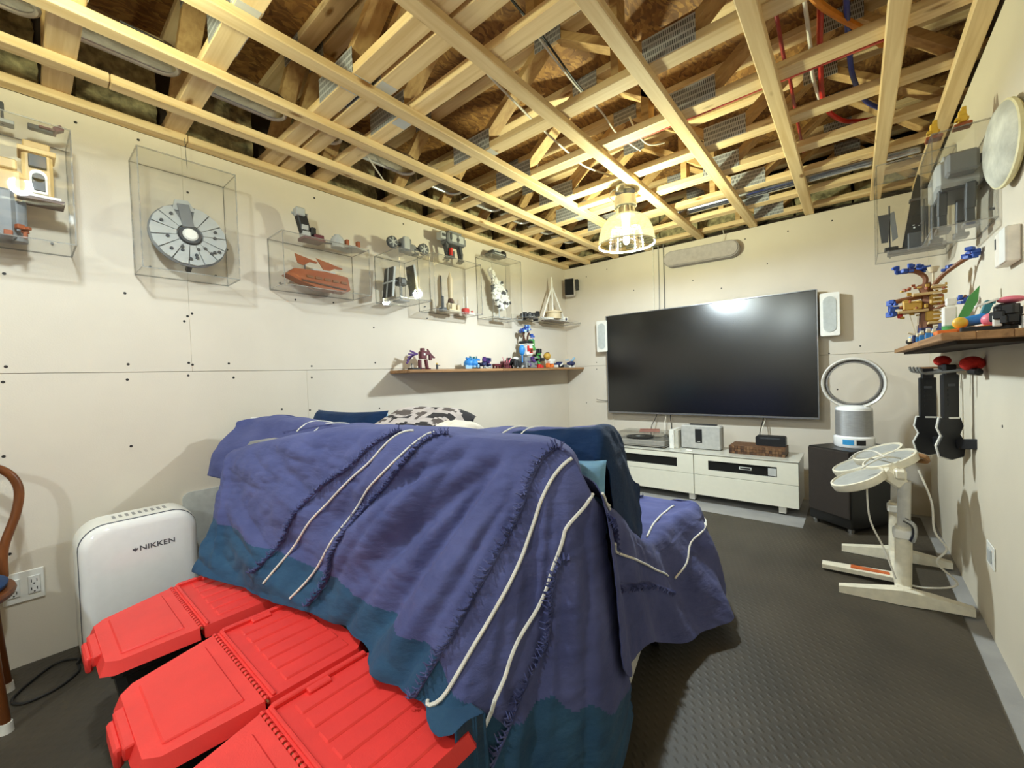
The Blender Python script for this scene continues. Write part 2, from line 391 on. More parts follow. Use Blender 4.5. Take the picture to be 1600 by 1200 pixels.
sL = [(-.03, 1.27), (-.04, 1.206), (.348, 1.28), (.342, 1.205), (.587, 1.287), (.603, 1.277), (.582, 1.219), (.612, 1.552), (.592, 1.536), (.577, 1.508), (.343, .878), (-.05, .896), (-.05, .485),
      (.35, 1.627), (.214, 2.39), (.43, 2.4), (.789, 1.931), (.79, 1.203), (1.234, 1.267), (1.231, 1.192), (.77, 1.284), (1.04, 1.0), (1.21, .98), (1.7, 1.29), (1.72, .95), (1.3, 2.38), (2.0, 2.39), (2.6, 2.385), (.62, 2.2), (2.2, 1.66), (1.7, 1.55), (-.02, 1.66), (1.15, 1.69), (1.4, 1.7)]
panel_wall('wall_left', [((-.1, YB, -.1), (0, -1.24, SM - .001)), ((-.1, -1.2394, -.1), (0, 1.2, SM - .001)), ((-.1, 1.2006, -.1), (0, D, SM - .001)), ((-.1, YB, SM + .001), (0, .6, H)), ((-.1, .6006, SM + .001), (0, D, H))], DW, sL, 'x', 0)
sB = [(1.5, 2.05), (1.758, 1.93), (2.14, 2.087), (2.605, 2.35), (1.968, 2.35), (.88, 2.05), (.568, 2.34), (2.77, 1.30), (2.752, 1.2), (2.57, 1.254), (2.94, .45), (.5, 1.5), (.4, 1.28), (.4, 1.2), (.3, 2.3), (2.3, 2.34), (2.9, 2.3), (1.35, 2.36), (2.62, .95), (.25, .8)]
panel_wall('wall_back', [((-.1, D, -.1), (1.7, D + .1, SM - .001)), ((1.7006, D, -.1), (W + .1, D + .1, SM - .001)), ((-.1, D, SM + .001), (W + .1, D + .1, H))], DW, sB, 'y', D)
sR = [(2.2, 1.9), (2.0, 1.25), (2.7, 1.9), (2.4, .9), (3.2, .8), (1.6, 1.6)]
panel_wall('wall_right', [((W, YB, -.1), (W + .1, D, SM - .001)), ((W, YB, SM + .001), (W + .1, D, H))], DWR, sR, 'x', W)
panel_wall('wall_behind', [((-.1, YB - .1, -.1), (W + .1, YB, SM - .001)), ((-.1, YB - .1, SM + .001), (W + .1, YB, H))], DW, [], 'y', YB)
# ---- ceiling: furring, open web trusses, OSB, rim boards with batts
ce = struct('ceiling')
ZF0, ZF1 = H, H + .038
for x0, x1 in ((0.0, .068), (.30, .365), (.655, .72), (1.03, 1.098), (1.548, 1.615), (2.005, 2.07), (2.422, 2.487), (2.842, 2.907), (3.083, 3.15)):
    ys = [YB, random.uniform(-.4, .3) if x0 != .3 else .295, D + (.0)]
    if x0 == 0: ys = [YB, .62, D]
    for a, b in zip(ys[:-1], ys[1:]):
        MB().b2((x0, a, ZF0), (x1, b - .003, ZF1), .004).build('furring_strip', wood_y, ce)
ZB0, ZB1, ZT0, ZT1 = ZF1, ZF1 + .038, 2.89, 2.928
TR = [-2.1, -1.7, -1.3, -.9, -.55, -.2, .20, .61, 1.055, 1.16, 1.36, 1.88, 2.31, 2.76, 3.16, 3.56, 3.96, 4.355]
me_cache = {}
for it, yf in enumerate(TR):
    y0, y1 = yf - .088, yf
    t = bpy.data.objects.new('truss', None); COL.objects.link(t); t.parent = ce; t.location = (0, y0, 0); OFF[t.name] = Vector((0, y0, 0))
    dx = (.0, .05, -.06, .03)[it % 4]
    MB().b2((-.1, y0, ZB0), (W + .1, y1, ZB1), .003).build('bottom_chord', wood_x, t)
    MB().b2((-.1, y0, ZT0), (W + .1, y1, ZT1), .003).build('top_chord', wood_x, t)
    jb = [.95 + dx, 2.12 + dx]
    webs = [(.12, ZB1, .50 + dx, ZT0), (jb[0] - .04, ZB1, .55 + dx, ZT0), (jb[0] + .04, ZB1, 1.48 + dx, ZT0), (jb[1] - .05, ZB1, 1.56 + dx, ZT0), (jb[1] + .05, ZB1, 2.62 + dx, ZT0), (3.1, ZB1, 2.70 + dx, ZT0)]
    for a, za, b, zb in webs:
        MB().bar((a, y0 + .044, za + .012), (b, y0 + .044, zb - .012), .086, .036, (0, 0, 1), .002).build('web', wood_z, t)
    MB().b2((jb[1] - .26, y0 + .001, ZB1), (jb[1] - .222, y1 - .001, ZT0)).build('web', wood_z, t)
    for j, wd_ in ((jb[0], .30), (jb[1], .22)):
        for yy in (y0 - .0015, y1 + .0015):
            MB().b2((j - wd_ / 2, yy - .001, ZB0 + .004), (j + wd_ / 2, yy + .001, ZB1 + .075)).build('gusset_plate', GUSSET, t, 0)
    MB().b2((jb[0] + .03, y0 + .006, ZB0 - .0015), (jb[0] + .15, y1 - .006, ZB0 + .001)).build('gusset_plate', GUSSET, t, 0)
    for j in (.52 + dx, 1.52 + dx, 2.66 + dx):
        MB().b2((j - .08, y0 - .0025, ZT0 - .06), (j + .08, y0 - .0005, ZT1 - .004)).build('gusset_plate', GUSSET, t, 0)
for i in range(3):
    for j in range(7):
        x0 = -.1 + 1.22 * i; y0 = YB - .1 + 1.22 * j
        MB().b2((x0, y0, ZT1 + .001), (min(x0 + 1.217, W + .1), min(y0 + 1.217, D + .1), ZT1 + .016)).build('osb_panel', OSB, ce, 0)
rim = MB().b2((-.16, YB - .1, H), (-.101, D + .16, ZT1 + .02)).b2((W + .101, YB - .1, H), (W + .16, D + .16, ZT1 + .02)).b2((-.16, D + .101, H), (W + .16, D + .16, ZT1 + .02)).b2((-.16, YB - .16, H), (W + .16, YB - .101, ZT1 + .02))
rim.build('rim_board', DARKW, ce, 0)
def lumpy(mb, p, q, amp, n=9):
    p, q = Vector(p), Vector(q); c = (p + q) / 2; d = q - p; k = len(mb.v)
    for ax in range(3):
        for sd in (0, 1):
            o1, o2 = (ax + 1) % 3, (ax + 2) % 3; P = []
            for i in range(n):
                row = []
                for j in range(n):
                    w = [0, 0, 0]; w[ax] = sd; w[o1] = i / (n - 1); w[o2] = j / (n - 1)
                    x = Vector([p[a] + d[a] * w[a] for a in range(3)]); nn = noise.noise_vector(x * 14) * amp + noise.noise_vector(x * 40) * amp * .5
                    row.append(x + nn)
                P.append(row)
            mb.grid(P if sd else P[::-1])
    return mb
tr2 = [t_ for t_ in TR if t_ > -.3]
for a, b in zip(tr2[:-1], tr2[1:]):
    if b - a > .2: lumpy(MB(), (-.095, a + .02, H + .06), (-.02, b - .1, ZT0 - .03), .018).build('insulation_batt', BATT, ce, 60)
for k in range(8):
    lumpy(MB(), (.02 + .39 * k, D + .01, H + .05), (.39 + .39 * k, D + .09, ZT0 - .03), .015).build('insulation_batt', BATT, ce, 60)
# ---- ducts, pipes and cables in the truss space
du = thing('air_duct', 'long shiny flat oval metal duct running through the ceiling trusses above the left wall', 'duct', (.46, 0, 2.55))
tr3 = [t_ for t_ in TR if -.6 < t_ < 4.2]
for a, b in zip(tr3[:-1], tr3[1:]):
    if b - a < .2: continue
    y0, y1 = a - .02, b - .10; xc, w, z = .43, .060, 2.565
    ring = [(xc + w, y0), (xc + w, y1 - w)] + [(xc + w * math.cos(k * PI / 12), y1 - w + w * math.sin(k * PI / 12)) for k in range(1, 12)] + [(xc - w, y1 - w), (xc - w, y0)]
    s_ = MB(); s_.prism(ring, (0, 0, z), (1, 0, 0), (0, 1, 0), .075)
    so = s_.build('duct_section', GALV, du)
    MB().tube([(x, y, z) for x, y in ring], .009, 8).build('rolled_rim', mat('bright_rim', (225, 225, 222), .3, metal=.4), so)
d2 = thing('round_duct', 'straight shiny metal duct pipe crossing the ceiling near the back wall', 'duct', (2.3, 3.815, 2.53))
MB().cyl((1.55, 3.815, 2.562), (3.10, 3.815, 2.562), .044, n=24).build('pipe', GALV, d2)
for x in (1.6, 2.2, 2.8): MB().cyl((x, 3.815, 2.562), (x + .03, 3.815, 2.562), .0475, n=24).build('seam_band', GALV, d2)
def pipe(name, label, cat, pts, rad, m, group=None, n=8):
    mb = MB().tube(pts, rad, n, smooth=6)
    return simple(name, label, cat, mb, m, pts[0], group)
REDP = mat('red_pex', (190, 40, 30), .4); BLUEP = mat('blue_pex', (48, 66, 150), .4); ORP = mat('orange_cable', (222, 138, 40), .5); WHC = mat('white_cable', (220, 214, 200), .5); BLC = mat('black_cable', (22, 20, 20), .5); PINKP = mat('pink_pipe', (216, 96, 84), .4)
pipe('water_pipe', 'thick red water pipe in the ceiling bending towards the right furring strip', 'pipe', [(2.64, 1.6, 2.66), (2.645, 2.11, 2.63), (2.631, 2.38, 2.62), (2.619, 2.75, 2.60), (2.633, 2.93, 2.58), (2.68, 3.05, 2.56), (2.75, 3.15, 2.56), (2.95, 3.3, 2.58)], .012, REDP)
pipe('water_pipe', 'thin dark red water pipe running straight in the ceiling left of the thick red one', 'pipe', [(2.504, 1.6, 2.62), (2.504, 2.05, 2.6), (2.498, 2.32, 2.6), (2.503, 2.54, 2.59), (2.498, 2.8, 2.58), (2.49, 3.4, 2.58)], .008, mat('dark_red_pex', (150, 34, 28), .4))
pipe('water_pipe', 'blue water pipe curving in the ceiling beside the right furring strips', 'pipe', [(2.727, 1.6, 2.62), (2.727, 2.157, 2.6), (2.733, 2.509, 2.6), (2.746, 2.704, 2.58), (2.79, 2.949, 2.57), (2.86, 3.119, 2.57)], .011, BLUEP)
pipe('orange_cable', 'bundled orange cable crossing the ceiling at the top right', 'cable', [(2.55, 1.8, 2.62), (2.634, 2.073, 2.6), (2.7, 2.23, 2.6), (2.772, 2.38, 2.6), (2.85, 2.6, 2.62)], .014, ORP)
pipe('white_pipe', 'white cable running along the ceiling between the two red pipes', 'cable', [(2.599, 1.6, 2.62), (2.599, 2.042, 2.6), (2.598, 2.337, 2.6), (2.591, 2.6, 2.6), (2.61, 2.9, 2.6)], .008, WHC)
pipe('pink_pipe', 'slim pink pipe running crosswise under the trusses right of the lamp', 'pipe', [(1.60, 2.39, 2.53), (1.9, 2.4, 2.53), (2.224, 2.403, 2.53), (2.4, 2.4, 2.53), (2.9, 2.41, 2.53)], .006, PINKP)
pipe('white_cable', 'white cable slung along the ceiling to the hanging lamp by the back wall', 'cable', [(1.45, 1.2, 2.62), (1.41, 1.476, 2.6), (1.378, 1.704, 2.6), (1.346, 1.973, 2.6), (1.316, 2.369, 2.6), (1.318, 2.574, 2.59), (1.42, 2.78, 2.56)], .006, WHC)
pipe('white_cable', 'pale cable pair end slung in the ceiling right of the black cable', 'cable', [(1.72, 1.3, 2.64), (1.707, 1.527, 2.6), (1.676, 1.88, 2.6), (1.675, 2.122, 2.6), (1.661, 2.36, 2.58), (1.69, 2.62, 2.58)], .005, WHC)
pipe('black_cable', 'black cable running through the ceiling trusses near the middle', 'cable', [(1.745, 1.0, 2.62), (1.74, 1.268, 2.6), (1.727, 1.5, 2.6), (1.69, 1.83, 2.6), (1.66, 2.2, 2.62)], .005, BLC)
pipe('black_cable', 'black cable lying beside the shiny oval duct above the left wall', 'cable', [(.60, .3, 2.56), (.60, .6, 2.54), (.56, .9, 2.54), (.50, 1.2, 2.56)], .006, BLC)
pipe('white_cable', 'white cable crossing below the oval duct in the left ceiling bay', 'cable', [(.52, 1.35, 2.53), (.36, 1.55, 2.52), (.2, 1.75, 2.52), (.1, 1.85, 2.55)], .005, WHC)
pipe('white_cable', 'short curled white cable hanging in the ceiling right of the lamp', 'cable', [(1.76, 2.3, 2.62), (1.78, 2.36, 2.54), (1.80, 2.48, 2.52), (1.85, 2.6, 2.56)], .005, WHC)

# ================================================================== LAMPS
def lamp(x, y, z, label):      # z = rim height
    t = thing('pendant_lamp', label, 'lamp', (x, y, z), 'round glass pendant lamps')
    R = .192; prof = []
    for k in range(15):
        a = k / 14 * PI / 2; prof.append((.062 + (R - .062) * math.sin(a) ** .85, .205 * math.cos(a)))
    pr = prof + [(R - .004, 0)] + [(max(rr - .004, .05), zz) for rr, zz in prof[::-1]]
    MB().lathe(pr, (x, y, z), n=120, flute=.012).build('shade', SHADE, t, 0)
    MB().lathe([(R + .003, -.004), (R + .005, .004), (R + .001, .008), (R - .006, .004), (R + .003, -.004)], (x, y, z), n=64).build('rim', mat('shade_rim', (235, 228, 200), .2), t)
    MB().cyl((x, y, z + .20), (x, y, z + .265), .066, .062, 28).build('collar', GALV, t)
    MB().cyl((x, y, z + .265), (x, y, z + .335), .078, .072, 28).build('ballast_housing', mat('cream_metal', (220, 212, 190), .4), t)
    MB().cyl((x, y, z + .335), (x, y, z + .345), .05, n=20).cyl((x, y, z + .345), (x, y, ZB0), .012, n=10).cyl((x, y, ZB0 - .05), (x, y, ZB0 - .0), .068, .07, 28).build('cap', GALV, t)
    b = MB(); b.sph((x, y, z + .035), (.024, .024, .036)).cyl((x, y, z + .07), (x, y, z + .2), .022, .03, 12)
    b.build('bulb', mat('bulb_glow', (255, 246, 225), .3, emit=(255, 240, 205), estr=4), t)
    MB().tube([(x - .06, y - .01, z + .30), (x - .11, y - .02, z + .36), (x - .09, y, z + .41), (x - .02, y, z + .40)], .006, 6, smooth=6).build('wire', WHC, t)
    return t
lamp(1.50, 2.80, 2.06, 'lit round ribbed glass pendant lamp hanging before the back wall')
lamp(1.27, 0.05, 2.275, 'lit round glass pendant lamp hanging over the red bins')
lamp(1.75, -1.75, 2.20, 'lit round glass pendant lamp hanging behind the camera')
MB().b2((1.10, 2.83, ZF0 + .001), (1.545, 2.90, ZF1 - .001), .003).build('blocking', wood_x, ce)

# ================================================================== SOFA AND THROWS
SO, SA, SB_ = Vector((.42, .63, 0)), Vector((.978, .208, 0)), Vector((-.208, .978, 0))
def S(s, t, z): return SO + SA * s + SB_ * t + Vector((0, 0, z))
SR = Matrix((SA, SB_, Vector((0, 0, 1)))).transposed()
so = thing('sofa', 'deep grey sofa hidden under the blue throws, white base board showing at its right end', 'sofa', S(.8, .6, 0))
def sbox(mb, s0, s1, t0, t1, z0, z1, bev=.03): return mb.box(S((s0 + s1) / 2, (t0 + t1) / 2, (z0 + z1) / 2), (s1 - s0, t1 - t0, z1 - z0), SR, bev)
sbox(MB(), -.02, 1.68, .04, .26, .07, .88, .05).build('backrest', SOFAF, so)
sbox(MB(), -.1, 1.74, .26, 1.30, .16, .37, .04).build('seat', SOFAF, so)
sbox(MB(), -.16, .02, .10, 1.0, .10, .56, .05).build('armrest', SOFAF, so)
sbox(MB(), .0, 1.80, .22, .62, .05, .15, .004).build('base_board', WHITEP, so)
for s_, t_ in ((1.83, .69), (1.68, .10), (.02, .1), (.0, 1.2), (1.68, 1.22)):
    mb = MB(); p = S(s_, t_, .035); mb.cyl(p - SA * .018, p + SA * .018, .034, n=20); mb.cyl(p + Vector((0, 0, .0)), p + Vector((0, 0, .13)), .012, n=10)
    mb.build('caster', BLACKP, so)
for k in range(3): sbox(MB(), .0 + .56 * k, .54 + .56 * k, .27, .48, .38, .88, .07).build('back_cushion', SOFAF, so)

def catmull(A, n):          # resample axis 0 of array A (k, ..., 3) to n rows
    k = A.shape[0]; u = np.linspace(0, k - 1 - 1e-9, n); i = u.astype(int); t = (u - i).reshape((-1,) + (1,) * (A.ndim - 1))
    g = lambda q: A[np.clip(q, 0, k - 1)]
    a, b, c, d = g(i - 1), g(i), g(i + 1), g(i + 2)
    return .5 * (2 * b + (c - a) * t + (2 * a - 5 * b + 4 * c - d) * t ** 2 + (3 * b - a - 3 * c + d) * t ** 3)
def sheet(rows, nu, nv, disp):
    """rows: control rows (each a list of Vectors); returns resampled (nv, nu, 3) array with wrinkles along the normals"""
    A = np.array([[tuple(p) for p in r_] for r_ in rows], float)
    A = catmull(A, nv); A = catmull(A.transpose(1, 0, 2), nu).transpose(1, 0, 2)
    du = np.gradient(A, axis=1); dv = np.gradient(A, axis=0); N = np.cross(du, dv); N /= (np.linalg.norm(N, axis=2, keepdims=True) + 1e-9)
    Dm = np.zeros(A.shape[:2])
    for i in range(nv):
        for j in range(nu): Dm[i, j] = disp(j / (nu - 1), i / (nv - 1), A[i, j])
    return A + N * Dm[..., None], N
def cloth(A, N, th, matf, name, mats, parent):
    nv, nu = A.shape[:2]; mb = MB(); B = A - N * th
    idx = lambda i, j: i * nu + j
    V = [tuple(p) for p in A.reshape(-1, 3)] + [tuple(p) for p in B.reshape(-1, 3)]; o = nv * nu; F = []; MI = []
    for i in range(nv - 1):
        for j in range(nu - 1):
            k = matf(j / (nu - 1), i / (nv - 1)); a, b, c, d = idx(i, j), idx(i, j + 1), idx(i + 1, j + 1), idx(i + 1, j)
            F += [(a, b, c, d), (a + o, d + o, c + o, b + o)]; MI += [k, k]
    for i in range(nv - 1):
        for j in (0, nu - 1):
            a, b = idx(i, j), idx(i + 1, j); F.append((a, b, b + o, a + o)); MI.append(matf(j / (nu - 1), i / (nv - 1)))
    for j in range(nu - 1):
        for i in (0, nv - 1):
            a, b = idx(i, j), idx(i, j + 1); F.append((a, b, b + o, a + o)); MI.append(matf(j / (nu - 1), i / (nv - 1)))
    mb.v, mb.f, mb.mi = V, F, MI
    return mb.build(name, mats, parent, 180)
def nz(x, y, s=0): return noise.noise(Vector((x, y, s * 7.31)))
def ridge(x, y, s=0): return 1 - 2 * abs(nz(x, y, s))
# --- throw over the backrest, hanging to the bin lids and, at the right end, to the floor
TOP = [(-.012, .845), (.2, .89), (.375, .922), (.67, .968), (.95, .98), (1.2, .98), (1.4, .968), (1.55, .962), (1.655, .957), (1.725, .928), (1.772, .865), (1.79, .81), (1.795, .77)]
TT = [0, 0, 0, 0, 0, 0, 0, 0, 0, 0, .0, .03, .10]
HEM = [(.135, -.225, .386), (.417, -.222, .384), (.60, -.24, .384), (.897, -.211, .382), (1.1, -.27, .382), (1.3, -.34, .382), (1.46, -.375, .382), (1.565, -.405, .25), (1.655, -.30, .08), (1.74, -.16, .02), (1.82, -.06, .015), (1.835, .10, .015), (1.825, .26, .015)]
rows = []
for dt, dz, ds in ((.36, -.22, 0), (.20, -.03, 0), (.10, .0, 0)):
    rows.append([S(min(a, 1.75), max(t_, 0) + dt * (1 if i < 8 else (.6, .3, .15, .1, .05)[i - 8]), z + dz * (1 if i < 8 else .5)) for i, ((a, z), t_) in enumerate(zip(TOP, TT))])
rows.append([S(a, t_ + .0, z - .012) for (a, z), t_ in zip(TOP, TT)])
for w in (.12, .3, .5, .7, .86, 1.0):
    row = []
    for i, ((a, z), (ha, ht, hz), t_) in enumerate(zip(TOP, HEM, TT)):
        t0 = t_ - .035 if i < 10 else t_
        row.append(S(a + (ha - a) * w, t0 + (ht - t0) * w ** 1.25, z - .012 + (hz - z + .012) * w))
    rows.append(row)
def dispA(u_, v_, p):
    q = Vector(p) - SO; s_, z_ = q.dot(SA), p[2]
    if v_ < .30: return .006 * nz(s_ * 5, v_ * 6, 1)
    e = min(1, (v_ - .30) / .12)
    g = s_ * .80 - z_ * .60; h = s_ * .60 + z_ * .80        # across / along the diagonal folds
    mid = min(1, max(0, (s_ - .75) / .3)) * min(1, max(0, (1.58 - s_) / .12))
    d = .055 * mid * nz(h * 1.0 + .3, g * 5.5, 3) + .022 * mid * ridge(h * 1.0, g * 9, 5)
    for (as_, az), (bs, bz), wd_, am in (((1.52, .93), (.92, .44), .050, .040), ((1.50, .90), (1.16, .40), .042, .034), ((1.40, .94), (.74, .60), .045, .030), ((1.56, .80), (1.36, .40), .032, .026)):
        L2 = (bs - as_) ** 2 + (bz - az) ** 2; w = ((s_ - as_) * (bs - as_) + (z_ - az) * (bz - az)) / L2
        if -.05 < w < 1.15:
            ds_ = ((s_ - as_) * (bz - az) - (z_ - az) * (bs - as_)) / math.sqrt(L2) + .012 * nz(w * 4, as_ * 3, 15)
            d += am * math.exp(-(ds_ / (wd_ * (.35 + .75 * w))) ** 2) * min(1, max(0, w + .05) * 3) * min(1, (1.15 - w) * 3)
    lf = min(1, max(0, (1.0 - s_) / .4))
    d += lf * (.032 * nz(s_ * 2.2, z_ * 8 + s_ * 3, 6) + .013 * ridge(s_ * 2.4, z_ * 14 + s_ * 4, 8))
    cr = s_ - (.02 + (.845 - z_) * .55); d -= .020 * math.exp(-(cr / .018) ** 2) * min(1, max(0, (z_ - .40) / .1))
    rt = min(1, max(0, (s_ - 1.56) / .06)) * min(1, (v_ - .3) / .3)
    d += rt * (.034 * nz(s_ * 17 + z_ * 1.2, z_ * 1.6, 9) + .016 * nz(s_ * 38, z_ * 1.8, 10))
    d += .004 * nz(s_ * 26, z_ * 26, 11) + .004 * ridge(s_ * 12, z_ * 26, 12)
    return d * e
A1, N1 = sheet(rows, 300, 210, dispA)
flip = N1[130, 100] @ np.array(SB_) > 0
if flip: N1 = -N1
def lid_clear(A):       # keep the cloth above the bin lids it lies on
    for i in range(A.shape[0]):
        for j in range(A.shape[1]):
            x, y, z = A[i, j]
            if .58 < x < 2.075 and .1 < y < .665 and z < .381: A[i, j, 2] = .381 if z > .2 else z
lid_clear(A1)
th = thing('sofa_throw', 'large violet blue throw with white cords draped over the sofa back onto red bins', 'throw', S(.9, 0, .9), 'blue throws on the sofa')
TEALV = .905
cloth(A1, N1, .003, lambda a, b: 1 if b > np.interp(a, [0, .12, .3, .5, .6, .72, .82, 1], [.70, .77, .85, .87, .84, .76, .78, .86]) + .008 * math.sin(a * 60) else 0, 'cloth', (FAB, TEAL), th)
def near(A, key, pts, lift, N, lo=0):
    """points of the cloth closest to a polyline given in two cloth-plane coordinates"""
    K = key(A); out = []
    for p in crv([Vector((a, b, 0)) for a, b in pts], 5):
        dd = (K[lo:, :, 0] - p.x) ** 2 + (K[lo:, :, 1] - p.y) ** 2
        i, j = np.unravel_index(np.argmin(dd), dd.shape); out.append(Vector(A[i + lo, j] + N[i + lo, j] * lift))
    res = [out[0]]
    for q in out[1:]:
        if (q - res[-1]).length > .006: res.append(q)
    for _ in range(2): res = [res[0]] + [(res[k - 1] + res[k] * 2 + res[k + 1]) / 4 for k in range(1, len(res) - 1)] + [res[-1]]
    return res
sa, sb3 = np.array(SA), np.array(SB_)
keyA = lambda A: np.stack([(A - np.array(SO)) @ sa, A[..., 2]], -1)
keyB = lambda A: np.stack([(A - np.array(SO)) @ sb3, A[..., 2]], -1)
CORD = mat('white_cord', (236, 232, 222), .8, bump=.3, bscale=300)
FRG = fabric('fringe_yarn', (104, 110, 160), (40, 44, 86))
def cord(A, N, key, pts, par, lo=0, rad=.0042):
    P = near(A, key, pts, .004, N, lo); MB().tube(P, rad, 6).build('cord', CORD, par)
def fringe(A, N, key, pts, par, lo=0, side=1, n=34, ln=.022):
    P = near(A, key, pts, .003, N, lo); mb = MB(); L = len(P)
    mb.tube(P, .0032, 5)
    tot = sum((P[i + 1] - P[i]).length for i in range(L - 1)); cnt = int(tot / .0042)
    for k in range(cnt):
        w = k / max(1, cnt - 1) * (L - 1); i = min(int(w), L - 2); p = P[i].lerp(P[i + 1], w - i)
        d = (P[i + 1] - P[i]).normalized(); nrm = Vector((-SB_)).lerp(SA, .3 if key is keyA else .9).normalized(); sd = d.cross(nrm).normalized() * side
        q = p + sd * random.uniform(.3, 1.1) * ln + d * random.uniform(-.012, .014) + nrm * random.uniform(.002, .016)
        mid = (p + q) / 2 + nrm * random.uniform(.004, .016)
        mb.tube([p, mid, q], [.0023, .0022, .0014], 4)
    o = mb.build('fringe', FRG, par); o['kind'] = 'stuff'
LO = 66
cord(A1, N1, keyA, [(1.152, .985), (1.087, .959), (1.007, .878), (.89, .785), (.776, .674), (.692, .563), (.613, .43)], th, LO)
cord(A1, N1, keyA, [(1.235, .98), (1.19, .943), (1.105, .857), (1.013, .769), (.928, .666), (.861, .543), (.764, .41)], th, LO)
fringe(A1, N1, keyA, [(1.1, .975), (1.011, .934), (.9, .844), (.768, .764), (.684, .675), (.623, .562), (.547, .456)], th, LO)
fringe(A1, N1, keyA, [(1.295, .98), (1.234, .953), (1.187, .882), (1.101, .797), (1.01, .706), (.936, .583), (.925, .506), (.845, .40)], th, LO)
fringe(A1, N1, keyA, [(1.71, .96), (1.675, .94), (1.645, .905), (1.626, .845), (1.605, .768), (1.572, .694), (1.538, .611), (1.516, .548), (1.473, .457), (1.43, .37)], th, LO, ln=.03)
cord(A1, N1, keyA, [(1.745, .93), (1.724, .915), (1.689, .872), (1.658, .796), (1.632, .698), (1.598, .596), (1.551, .493), (1.51, .40), (1.47, .34)], th, LO, .005)
cord(A1, N1, keyA, [(1.785, .822), (1.767, .79), (1.728, .738), (1.72, .70), (1.697, .631), (1.672, .553), (1.635, .479), (1.619, .409), (1.598, .334), (1.55, .255)], th, LO, .005)
fringe(A1, N1, keyA, [(1.74, .66), (1.712, .64), (1.702, .555), (1.693, .456), (1.66, .382), (1.634, .29), (1.60, .21)], th, LO, ln=.028)
# --- second throw, over the seat cushions behind the backrest; its dark end hangs at the right
X2 = [-.30, -.16, .0, .2, .5, .8, 1.1, 1.35, 1.55, 1.68, 1.752, 1.772, 1.785, 1.79]
Z2 = [.955, .972, .965, .95, .945, .945, .945, .95, .955, .972, .968, .86, .62, .45]
rows = []
for t_, dz in ((.80, -.55), (.66, -.42), (.56, -.14), (.47, -.03), (.38, .0), (.29, .0), (.24, -.05), (.20, -.13)):
    row = []
    for i, (a, z) in enumerate(zip(X2, Z2)):
        row.append(S(max(a, -.30 + .24 * t_), .5 + (t_ - .5) * (1 if i < 11 else .8), max(.43, z + dz * (1 if i < 10 else (.7, .35, .1, 0)[i - 10]))))
    rows.append(row)
rows[-1][0] = Vector((.150, .600, .70)); rows[-2][0] = Vector((.145, .655, .84)); rows[-3][0] = Vector((.14, .74, .93))
rows[-1][1] = Vector((.28, .645, .69)); rows[-2][1] = Vector((.27, .70, .83)); rows[-1][2] = Vector((.40, .70, .72)); rows[-4][0] = Vector((.13, .79, .968))
def dispC(u_, v_, p):
    return .010 * nz(p[0] * 5, p[1] * 9 + p[2] * 6, 21) + .006 * ridge(p[0] * 7, p[2] * 12 + p[1] * 8, 22) + .003 * nz(p[0] * 30, p[2] * 30, 23)
A2, N2 = sheet(rows, 180, 70, dispC)
if N2[35, 90, 2] < 0: N2 = -N2
th2 = thing('sofa_throw', 'violet blue throw with a dark navy end lying over the cushions behind the nearer throw', 'throw', S(.8, .35, .9), 'blue throws on the sofa')
cloth(A2, N2, .003, lambda a, b: 1 if a > .72 or (a > .55 and b > .70) else 0, 'cloth', (FAB, NAVY), th2)
keyX = lambda A: np.stack([(A - np.array(SO)) @ sa, (A - np.array(SO)) @ sb3], -1)
for s_ in (-.22, .18, 1.36, 1.45, .30): cord(A2, N2, keyX, [(s_ - .02, .25), (s_ + .02, .38), (s_ + .05, .52)], th2, 10)
fringe(A2, N2, keyX, [(-.15, .23), (-.11, .38), (-.08, .5)], th2, 10); fringe(A2, N2, keyX, [(.05, .24), (.2, .27), (.36, .30)], th2, 10)
# --- third throw, over the seat; sags between back and front and hangs down the right side
TB = [.03, .14, .30, .46, .60, .74, .90, 1.05, 1.20, 1.31, 1.37]
CT = [(1.796, .85), (1.80, .775), (1.806, .672), (1.812, .565), (1.825, .475), (1.85, .435), (1.885, .44), (1.925, .455), (1.97, .452), (1.955, .44), (1.87, .425)]
HB = [(1.85, .05, .32), (1.845, .12, .25), (1.845, .24, .215), (1.862, .38, .20), (1.90, .52, .125), (1.945, .63, .075), (2.01, .73, .075), (2.075, .80, .08), (2.125, .91, .075), (2.06, 1.20, .08), (1.90, 1.36, .09)]
rows = []
for s_ in (.1, .6, 1.1, 1.5):
    rows.append([S(s_, .50 + (t_ - .03) * .65 if t_ < 1.3 else t_, (.40 + .05 * max(0, (t_ - .8) / .5)) if i < 10 else .43) for i, t_ in enumerate(TB)])
rows.append([S(a - .10, t_ + .02, z - .012) for (a, z), t_ in zip(CT, TB)])
rows.append([S(a - .02, t_, z) for (a, z), t_ in zip(CT, TB)])
for w in (.12, .35, .6, .82, 1):
    rows.append([S(a + (ha - a) * w ** .9, t_ + (ht - t_) * w ** 1.1, z + (hz - z) * w) for (a, z), (ha, ht, hz), t_ in zip(CT, HB, TB)])
def dispB(u_, v_, p):
    q = Vector(p) - SO; t_, z_ = q.dot(SB_), p[2]
    e = min(1, max(0, (v_ - .45) / .2))
    return e * (.016 * nz(t_ * 9 + z_ * 1.5, z_ * 1.5, 31) + .010 * math.sin(t_ * 26 + z_ * 4)) + (.008 * nz(t_ * 14, u_ * 5 + v_ * 6, 32) if v_ < .6 else 0) + .003 * nz(t_ * 28, z_ * 28, 33)
A3, N3 = sheet(rows, 170, 150, dispB)
if N3[110, 60] @ sa < 0: N3 = -N3
